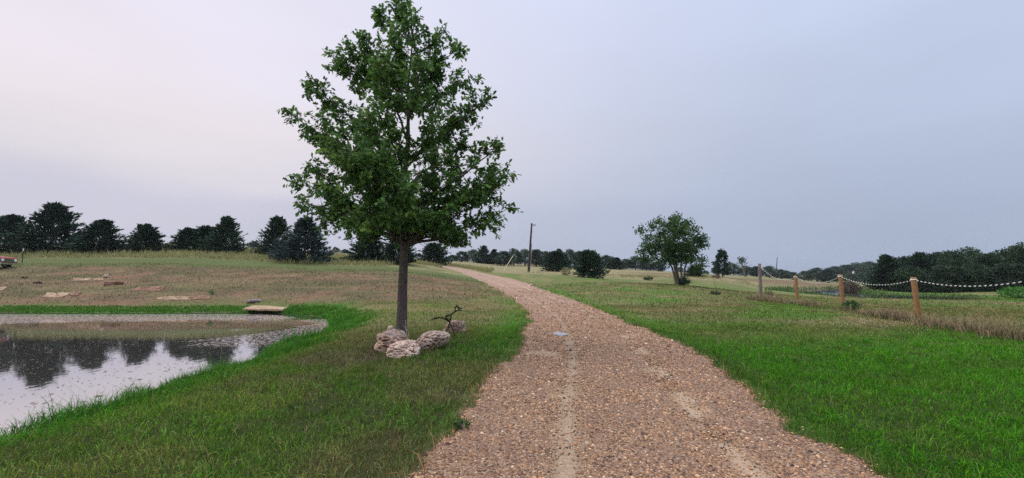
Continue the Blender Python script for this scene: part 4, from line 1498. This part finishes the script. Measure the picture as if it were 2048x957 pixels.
mb = MB()
n = 6000
pb_pts = pond_b[rng.integers(0, len(pond_b), n)]
x = pb_pts[:, 0] + rng.normal(0, .9, n); y = pb_pts[:, 1] + rng.normal(0, .9, n)
d = poly_sd(pond_b, x, y)
ok = (d > -.6) & (d < 2.6) & ~((x > 34) & (y < 44) & (rng.random(n) < .93))
x, y = x[ok], y[ok]; n = len(x)
c = np.array((.065, .12, .03)) * rng.uniform(.5, 1.5, (n, 1))
add_blades(mb, x, y, np.maximum(ground(x, y), PW) - .02, .30 * rng.lognormal(0, .4, n) * np.where(y < 50, .6, 1.0), .06 * rng.uniform(.6, 1.3, n), rng.uniform(.05, .5, n), c, seed=33)
tag(mb.build('pond_reeds', m_blade), 'green reeds fringing the distant pond', 'reeds', kind='stuff')

mb = MB()
fx, fy, _ = hit(1700, 650)
P2 = np.concatenate([np.stack([fx + rng.normal(0, 1.3, 130), fy + rng.normal(0, 1.1, 130)], 1), np.stack([rng.uniform(-4.5, -1.5, 14), rng.uniform(4.2, 9, 14)], 1), np.stack([rng.uniform(5, 16, 60), rng.uniform(8, 22, 60)], 1)])
ok = road_sd(P2[:, 0], P2[:, 1]) > .3
P2 = P2[ok]
g = ground(P2[:, 0], P2[:, 1])
for (x, y), z in zip(P2, g):
    s_ = rng.uniform(.006, .010) * (1 if y > 9 else .55)
    V = ico * s_ + np.array((x, y, z + rng.uniform(.05, .10)))
    mb.add(V, icf, (.75, .72, .66))
tag(mb.build('clover_flowers', m_pebble), 'small white clover heads dotted through the lawn', 'flowers', kind='stuff')

# ------------------------------------------------------------------ rocks


def rock_mesh(sx_, sy2, sz_, seed, pits=260, sub=6, pitd=.13, pitr=.11):
    import bmesh
    bm = bmesh.new()
    bmesh.ops.create_icosphere(bm, subdivisions=sub, radius=1)
    V = np.array([v.co[:] for v in bm.verts]); Fc = np.array([[v.index for v in f.verts] for f in bm.faces])
    bm.free()
    r = np.random.default_rng(seed)
    d = unit(V)
    rad = np.ones(len(V))
    for k in range(9):
        ax = unit(r.normal(size=(1, 3)))[0]
        rad += .14 * r.normal() * np.sin(2.2 * (d @ ax) * r.uniform(.6, 1.6) + r.uniform(0, 6))
    for k in range(14):
        ax = unit(r.normal(size=(1, 3)))[0]
        rad += .022 * np.sin(7 * (d @ ax) + r.uniform(0, 6))
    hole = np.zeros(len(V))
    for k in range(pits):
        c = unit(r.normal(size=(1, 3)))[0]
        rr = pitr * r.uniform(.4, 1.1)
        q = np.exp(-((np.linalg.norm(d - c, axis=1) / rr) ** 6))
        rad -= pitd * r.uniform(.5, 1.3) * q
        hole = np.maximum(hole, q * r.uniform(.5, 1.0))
    rad += r.normal(0, .008, len(V))
    p = np.sign(d) * np.abs(d) ** .82
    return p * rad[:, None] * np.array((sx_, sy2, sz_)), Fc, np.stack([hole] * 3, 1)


def rock(name, u0, u1, vtop, vbase, D, mat, seed, label, depth=.8, z_on=None, group=None, rzz=0.0, **kw):
    xc = (pix(u0, vbase, D)[0] + pix(u1, vbase, D)[0]) / 2
    wid_ = (u1 - u0) * D / F
    hgt = (vbase - vtop) * D / F
    dep = wid_ * depth
    V, Fc, hole = rock_mesh(wid_ * .47, dep * .47, hgt * .60, seed, **kw)
    yc = D + dep * .35
    z = (gz(xc, yc) if z_on is None else z_on) + hgt * .42
    mb = MB()
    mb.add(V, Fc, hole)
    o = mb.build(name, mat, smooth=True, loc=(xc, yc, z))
    o.rotation_euler = (0, 0, rzz)
    tag(o, label, 'rock', group)
    return o


G_R = 'pitted rocks round the oak'
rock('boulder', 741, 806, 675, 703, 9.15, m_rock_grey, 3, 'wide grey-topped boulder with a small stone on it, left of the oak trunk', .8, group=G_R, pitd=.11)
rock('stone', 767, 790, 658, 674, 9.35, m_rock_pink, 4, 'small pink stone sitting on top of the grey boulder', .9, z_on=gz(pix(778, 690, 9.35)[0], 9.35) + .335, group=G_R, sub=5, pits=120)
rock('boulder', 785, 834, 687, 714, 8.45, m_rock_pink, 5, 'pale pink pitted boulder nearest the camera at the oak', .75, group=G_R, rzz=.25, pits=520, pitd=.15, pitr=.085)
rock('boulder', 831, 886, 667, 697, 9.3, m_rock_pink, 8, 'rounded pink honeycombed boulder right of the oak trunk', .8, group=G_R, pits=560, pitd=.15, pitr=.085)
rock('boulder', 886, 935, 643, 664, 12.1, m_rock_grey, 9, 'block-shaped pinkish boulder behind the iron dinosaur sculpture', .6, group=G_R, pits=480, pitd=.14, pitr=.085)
rock('stone', 211, 233, 566, 574, 33, m_slab_red, 12, 'small reddish stone on the brown slope between pale slabs', .8, sub=4, pits=20)
rock('stone', 201, 214, 551, 557, 36, m_rock_grey, 13, 'small grey stone just above the pale slab on the slope', .8, sub=4, pits=20)
rock('stone', 499, 517, 599, 605, 27.6, m_post_grey, 14, 'grey stone in the grass above the big slab at the shore', .8, sub=4, pits=40)
rock('stone', 1057, 1064, 570, 575, 42, m_rock_pink, 15, 'pale stone at the far right edge of the driveway', .8, sub=3, pits=6)


def slab(name, quad, thick, mat, label, seed, group=None):
    """flat irregular flagstone: outline, bulged edges, broken rim"""
    r = np.random.default_rng(seed)
    Q = np.array(quad, float)
    n = 44
    per = np.concatenate([Q[i] + (Q[(i + 1) % len(Q)] - Q[i]) * np.linspace(0, 1, n // len(Q), endpoint=False)[:, None] for i in range(len(Q))])
    c = per.mean(0)
    size = np.linalg.norm(per - c, axis=1).mean()
    m = len(per)
    ph = np.linspace(0, 6.283, m, endpoint=False)
    wob = 1 + .10 * np.sin(3 * ph + r.uniform(0, 6)) + .07 * np.sin(5 * ph + r.uniform(0, 6)) + .04 * np.sin(9 * ph + r.uniform(0, 6))
    if group:
        per = c + (per - c) * wob[:, None]
    per = per + r.normal(0, .022 * size, per.shape) * np.array((1, 1, .05))
    rings, zz = [.97, 1.0, 1.0, .985, .7, .4], [-thick, -thick * .6, -thick * .06, 0, .0, .005 * size]
    V = []
    for s_, dz in zip(rings, zz):
        ring = c + (per - c) * s_
        ring[:, 2] += dz + r.normal(0, (.035 if group else .010) * size, m) * (1 if s_ < .98 else .4)
        V.append(ring)
    V.append(c[None] + np.array((0, 0, .02 * size)))
    V = np.concatenate(V)
    Fq = [(k * m + i, k * m + (i + 1) % m, (k + 1) * m + (i + 1) % m, (k + 1) * m + i) for k in range(5) for i in range(m)]
    Ft = [(5 * m + i, 5 * m + (i + 1) % m, 6 * m) for i in range(m)]
    mb = MB()
    mb.add(V - c, Fq)
    mb.f.append((np.array(Ft), 0))
    o = mb.build(name, mat, loc=tuple(c))
    tag(o, label, 'slab', group)
    return o


def slope_slab(u0, u1, v0, v1, thick, mat, label, seed, skew=0):
    ps = []
    for u, v in ((u0, v1), (u1 - skew, v1), (u1, v0), (u0 + skew, v0)):
        x, y, z = hit(u, v)
        ps.append((x, y, z + thick * .4))
    slab('stone_slab', ps, thick, mat, label, seed, 'flat slabs on the brown slope')


slab('shore_slab', SLAB3, .11, m_slab, 'big flat tan slab jutting over the pond at its far shore', 2)
slope_slab(144, 206, 558.5, 563, .14, m_slab, 'long pale slab high on the slope beside small stones', 3, 4)
slope_slab(82, 140, 588, 596, .14, m_slab, 'pale slab with a reddish end, lower left on the slope', 4, 14)
slope_slab(138, 160, 586, 593, .20, m_slab_red, 'reddish broken slab end touching the pale slab', 5, 4)
slope_slab(262, 335, 575, 583, .12, m_slab_red, 'red-brown slab in the middle of the slope', 6, 16)
slope_slab(314, 384, 595, 601, .12, m_slab, 'long pinkish slab low on the slope above the green shore', 7, 10)
slope_slab(384, 424, 593, 600, .12, m_slab_red, 'dark reddish slab beside the green seedling', 8, 8)
slope_slab(-14, 13, 576, 583, .14, m_slab, 'pale slab cut by the edge of the picture on the slope', 9, 6)

# charred wood on the slope
for u, v, s_, lab in ((75, 567, .55, 'heap of charred branches on the brown slope'), (52, 557, .28, 'small dark piece of burnt wood above the charred heap')):
    x, y, z = hit(u, v)
    mb = MB()
    for k in range(int(14 * s_) + 3):
        a = rng.uniform(0, 3.14); L = rng.uniform(.5, 1.2) * s_
        p = np.array((rng.normal(0, .35 * s_), rng.normal(0, .25 * s_), rng.uniform(.03, .25) * s_))
        dv = np.array((math.cos(a), math.sin(a) * .6, rng.normal(0, .18))) * L / 2
        mb.tube([tuple(p - dv), tuple(p + rng.normal(0, .04, 3)), tuple(p + dv)], [.05 * s_ + .02, .05 * s_ + .02, .02], 6)
    tag(mb.build('charred_wood', m_iron, smooth=True, loc=(x, y, z)), lab, 'burnt wood')

# pale dry stalk against the trunk
x, y, z = hit(818, 690)
mb = MB()
tx, ty, tz = pix(811, 640, 10.0)
mb.tube([(0, 0, -.02), ((tx - x) * .5 - .02, (ty - y) * .5, (tz - z) * .5), (tx - x, ty - y, tz - z)], [.009, .008, .004], 5)
mb.tube([(0.02, 0, 0), (-.05, .1, .3), (-.2, .2, .42)], [.006, .004, .002], 4)
tag(mb.build('dry_stalk', m_yellow, loc=(x, y, z)), 'tall pale dry stalk leaning beside the oak trunk', 'stalk')

# ------------------------------------------------------------------ iron dinosaur sculpture
SD = 11.3
sx0, sy0 = pix(899, 650, SD)[:2]
sz0 = gz(sx0, sy0)
sculpt = empty('dinosaur_sculpture', (sx0, sy0, sz0))
tag(sculpt, 'black iron rod sculpture of a long-tailed dinosaur standing in the grass by a boulder', 'sculpture')


def sp(zx, zy, dy=0.0):
    p = pix(850 + zx / 10.636, 590 + zy / 10.636, SD + dy)
    return (p[0] - sx0, p[1] - sy0, p[2] - sz0)


t = MB()
t.tube([sp(105, 552), sp(150, 522), sp(215, 500), sp(295, 488), sp(375, 493), sp(435, 520), sp(500, 558), sp(530, 580)], [0.0078, 0.0156, 0.0182, 0.0182, 0.0182, 0.0182, 0.0182, 0.0182], 8)
for zx, zy in ((215, 500), (295, 488), (375, 493)):
    t.tube([sp(zx - 6, zy), sp(zx, zy - 32)], [0.0169, 0.0065], 6)
t.build('tail', m_iron, sculpt, True)
t = MB()
t.tube([sp(438, 455), sp(490, 438), sp(560, 420)], 0.0169, 8)
for dy in (-.05, .05):
    t.tube([sp(438, 455), sp(445, 500, dy), sp(480, 540, dy), sp(525, 580)], 0.0156, 8)
    t.tube([sp(560, 420), sp(552, 480, dy), sp(538, 530, dy), sp(525, 580)], 0.0169, 8)
    t.tube([sp(446, 465, dy), sp(500, 470, dy * 1.6), sp(553, 458, dy)], 0.0104, 6)
    t.tube([sp(448, 488, dy), sp(500, 500, dy * 1.6), sp(548, 492, dy)], 0.0104, 6)
    t.tube([sp(460, 512, dy), sp(500, 528, dy * 1.5), sp(542, 528, dy)], 0.0104, 6)
t.build('ribcage', m_iron, sculpt, True)
t = MB()
t.tube([sp(560, 420), sp(600, 388), sp(652, 342)], [0.0208, 0.0169, 0.0169], 8)
t.build('neck', m_iron, sculpt, True)
t = MB()
t.tube([sp(682 + 44 * math.cos(a), 295 + 48 * math.sin(a)) for a in np.linspace(0, 6.2832, 20)], 0.0163, 8, cap=False)
t.tube([sp(655, 258), sp(682, 212), sp(700, 250)], [0.0130, 0.0065, 0.0130], 6)
head = t.build('head', m_iron, sculpt, True)
t = MB()
c0 = np.array(sp(697, 290))
t.add(ico * .021 + c0, icf)
t.build('eye', m_iron, head)
for a, bq in (((715, 288), (795, 294)), ((722, 318), (788, 336))):
    t = MB()
    t.tube([sp(*a), sp(*bq)], [0.0169, 0.0130], 8)
    t.build('beak_rod', m_iron, head, True)


def foot(zx, zy):
    x, y, z = hit(850 + zx / 10.636, 590 + zy / 10.636)
    return (x - sx0, y - sy0, z - sz0 - .03)


for path in ([sp(525, 578), sp(500, 690, .1), sp(480, 750, .2), foot(335, 828)], [sp(528, 580), sp(565, 690, -.05), sp(605, 790, -.12), foot(636, 908)]):
    t = MB()
    t.tube(path, [0.0143, 0.0130, 0.0117, 0.0117], 6)
    t.build('leg', m_iron, sculpt, True)

# ------------------------------------------------------------------ poles
x, y, _ = pix(1057, 543, 75)
z = gz(x, y)
pole = empty('utility_pole', (x, y, z))
tag(pole, 'leaning dark wooden utility pole with a guy wire at the top of the rise', 'utility pole')


def pl_(u, v, dy=0.0):
    p = pix(u, v, 75 + dy)
    return np.array((p[0] - x, p[1] - y, p[2] - z))


t = MB()
ptop = pl_(1063.5, 447)
t.tube([(0, 0, -.5), tuple(ptop * .5), tuple(ptop)], [.22, .18, .14], 10)
t.build('shaft', m_pole, pole, True)
t = MB()
t.tube([tuple(pl_(1060.5, 520) + np.array((.14, -.14, 0))), tuple(pl_(1061.6, 488) + np.array((.14, -.12, 0)))], .05, 6)
t.tube([tuple(pl_(1057.5, 541) + np.array((.2, -.16, 0))), tuple(pl_(1060.5, 520) + np.array((.14, -.14, 0)))], .05, 6)
t.build('conduit', m_steel, pole, True)
t = MB()
t.tube([tuple(pl_(1063.3, 450)), tuple(pl_(1070, 450.5))], .05, 6)
t.tube([tuple(pl_(1066.5, 450)), tuple(pl_(1067, 453.5))], .06, 6)
t.tube([tuple(pl_(1070, 449)), tuple(pl_(1071.5, 452))], .05, 6)
t.build('bracket', m_pole, pole, True)
t = MB()
t.tube([tuple(pl_(1062.8, 464)), tuple(pl_(1067, 464.5))], .03, 6)
t.build('bracket', m_pole, pole, True)
gx_, gy_, gz_ = hit(1007, 543, 20, 90)
gb = np.array((gx_ - x, gy_ - y, gz_ - z))
t = MB()
t.tube([tuple(gb), tuple(ptop * .96)], .012, 5)
t.build('guy_wire', m_steel, pole, True)
t = MB()
e2 = gb + (ptop * .96 - gb) * .32
t.tube([tuple(gb + np.array((0, -.03, 0))), tuple(e2 + np.array((0, -.03, 0)))], .055, 7)
t.build('guy_guard', m_yellow, pole, True)

for u0, v0, u1, v1, D, rr, lab in ((1551, 560, 1554.5, 515, 115, .11, 'thin leaning bare pole on the skyline right of the grey post'), (1703.5, 575, 1704, 541, 150, .13, 'far power pole with a white transformer in front of hazy woods')):
    x, y, _ = pix(u0, v0, D)
    z = gz(x, y)
    p = pix(u1, v1, D)
    root = empty('power_pole', (x, y, z))
    tag(root, lab, 'pole')
    t = MB()
    tv = np.array((p[0] - x, p[1] - y, p[2] - z))
    t.tube([(0, 0, -.4), tuple(tv)], [rr, rr * .7], 8)
    t.build('shaft', m_pole, root, True)
    if u0 > 1600:
        t = MB()
        t.tube([tuple(tv * .78 + np.array((.3, -.2, 0))), tuple(tv * .92 + np.array((.3, -.2, 0)))], .28, 10)
        t.build('transformer', m_white, root, True)
        t = MB()
        t.box(tv[0] - .9, tv[0] + .9, tv[1] - .06, tv[1] + .06, tv[2] - .5, tv[2] - .35)
        t.build('crossarm', m_pole, root)

x, y, z = hit(44, 527)
zt = pix(44, 497, y)[2] - z
root = empty('marker_post', (x, y, z))
tag(root, 'thin dark steel post with a white top beside the red truck', 'post')
t = MB(); t.tube([(0, 0, -.2), (0, 0, zt * .8)], .035, 6); t.build('rod', m_iron, root)
t = MB(); t.tube([(0, 0, zt * .80), (0, 0, zt)], .042, 6); t.build('white_tip', m_white, root)

# ------------------------------------------------------------------ the old red truck, its nose at the picture edge
tx0, ty0 = pix(14, 534, 41)[:2]
ang = R(12)
truck = empty('pickup_truck', (tx0, ty0, gz(tx0, ty0) - .02), 0)
truck.rotation_euler = (R(-1), R(4), ang)
tag(truck, 'old faded red pickup truck whose chrome grille shows at the picture edge', 'truck')


def extrude_profile(mb, prof, y0, y1, inset=0.0):
    """side profile (x, z) swept across the width, with slightly drawn-in flanks"""
    m = len(prof)
    ys = [y0, y0 + .06, y1 - .06, y1]
    sc2 = [.97, 1.0, 1.0, .97]
    c = np.mean(np.array(prof), 0)
    V = []
    for yy, s_ in zip(ys, sc2):
        for (px2, pz2) in prof:
            V.append((c[0] + (px2 - c[0]) * s_, yy, c[1] + (pz2 - c[1]) * s_))
    Fq = [(k * m + i, (k + 1) * m + i, (k + 1) * m + (i + 1) % m, k * m + (i + 1) % m) for k in range(3) for i in range(m)]
    mb.add(V, Fq)
    mb.add(V[:m], [list(range(m))])
    mb.add(V[3 * m:], [list(range(m))[::-1]])


def tr(name, fn, mat, parent=truck, smooth=False):
    t = MB()
    fn(t)
    return t.build(name, mat, parent, smooth)


tr('body', lambda t: extrude_profile(t, [(0, .5), (0, .98), (-.25, 1.06), (-1.5, 1.12), (-1.55, 1.15), (-3.2, 1.15), (-3.2, 1.05), (-5.0, 1.05), (-5.0, .5)], -.92, .92), m_redpaint)
tr('hood', lambda t: extrude_profile(t, [(.03, 1.0), (-.2, 1.10), (-1.45, 1.17), (-1.45, 1.05), (0, .96)], -.72, .72), m_redpaint)
tr('cab_roof', lambda t: extrude_profile(t, [(-2.05, 1.68), (-2.3, 1.74), (-2.95, 1.73), (-3.1, 1.66)], -.72, .72), m_redpaint)
tr('windscreen', lambda t: extrude_profile(t, [(-1.5, 1.14), (-2.05, 1.69), (-2.10, 1.69), (-1.6, 1.14)], -.74, .74), m_glass)
tr('rear_window', lambda t: extrude_profile(t, [(-3.2, 1.14), (-3.1, 1.68), (-3.05, 1.68), (-3.15, 1.14)], -.74, .74), m_glass)
for sgn in (-1, 1):
    tr('side_window', lambda t: t.box(-3.1, -1.8, sgn * .80 - .015, sgn * .80 + .015, 1.16, 1.67), m_glass)
    tr('fender', lambda t: extrude_profile(t, [(.02, .55), (.03, .95), (-.1, 1.04), (-1.3, 1.08), (-1.3, .9), (-1.05, .78), (-.85, .85), (-.55, .85), (-.35, .70), (-.3, .55)], sgn * .84 - .11, sgn * .84 + .11), m_redpaint)
gr = tr('grille', lambda t: [t.box(.02, .055, -.78, .78, .66 + k * .07, .69 + k * .07) for k in range(4)] + [t.box(.01, .03, -.80, .80, .62, .93)], m_chrome)
tr('grille_shadow_mesh', lambda t: t.box(.031, .036, -.56, .56, .635, .915), m_black, gr)
for sgn in (-1, 1):
    tr('headlight', lambda t: t.tube([(.03, sgn * .66, .80), (.09, sgn * .66, .80), (.11, sgn * .66, .80)], [.13, .125, .06], 14), m_lamp)
tr('bumper', lambda t: [t.box(.06, .20, -.95, .95, .40, .56), t.box(.05, .12, -.98, -.9, .42, .54)], m_chrome)
for xx in (-.72, -4.0):
    for sgn in (-1, 1):
        wh = tr('wheel', lambda t: t.tube([(xx, sgn * .82 - .11, .36), (xx, sgn * .82 - .09, .36), (xx, sgn * .82 + .09, .36), (xx, sgn * .82 + .11, .36)], [.30, .36, .36, .30], 20), m_black)
        tr('rim', lambda t: t.tube([(xx, sgn * .82 - .118, .36), (xx, sgn * .82 + .118, .36)], .18, 16), m_steel, wh)
tr('underside', lambda t: t.box(-4.8, -.1, -.6, .6, .34, .52), m_black)

# ------------------------------------------------------------------ haze
hz = MB()
hz.box(-330, 330, -30, 330, -14, 19)
m_haze = bpy.data.materials.new('haze')
m_haze.use_nodes = True
nt = m_haze.node_tree
nt.nodes.clear()
pv_ = nd(nt, 'ShaderNodeVolumePrincipled')
pv_.inputs['Color'].default_value = (.80, .86, .95, 1)
pv_.inputs['Density'].default_value = 0.00018
ho = nd(nt, 'ShaderNodeOutputMaterial')
nt.links.new(pv_.outputs[0], ho.inputs['Volume'])
tag(hz.build('haze', m_haze), 'thin bluish evening haze filling the air over the fields', 'haze', kind='stuff')
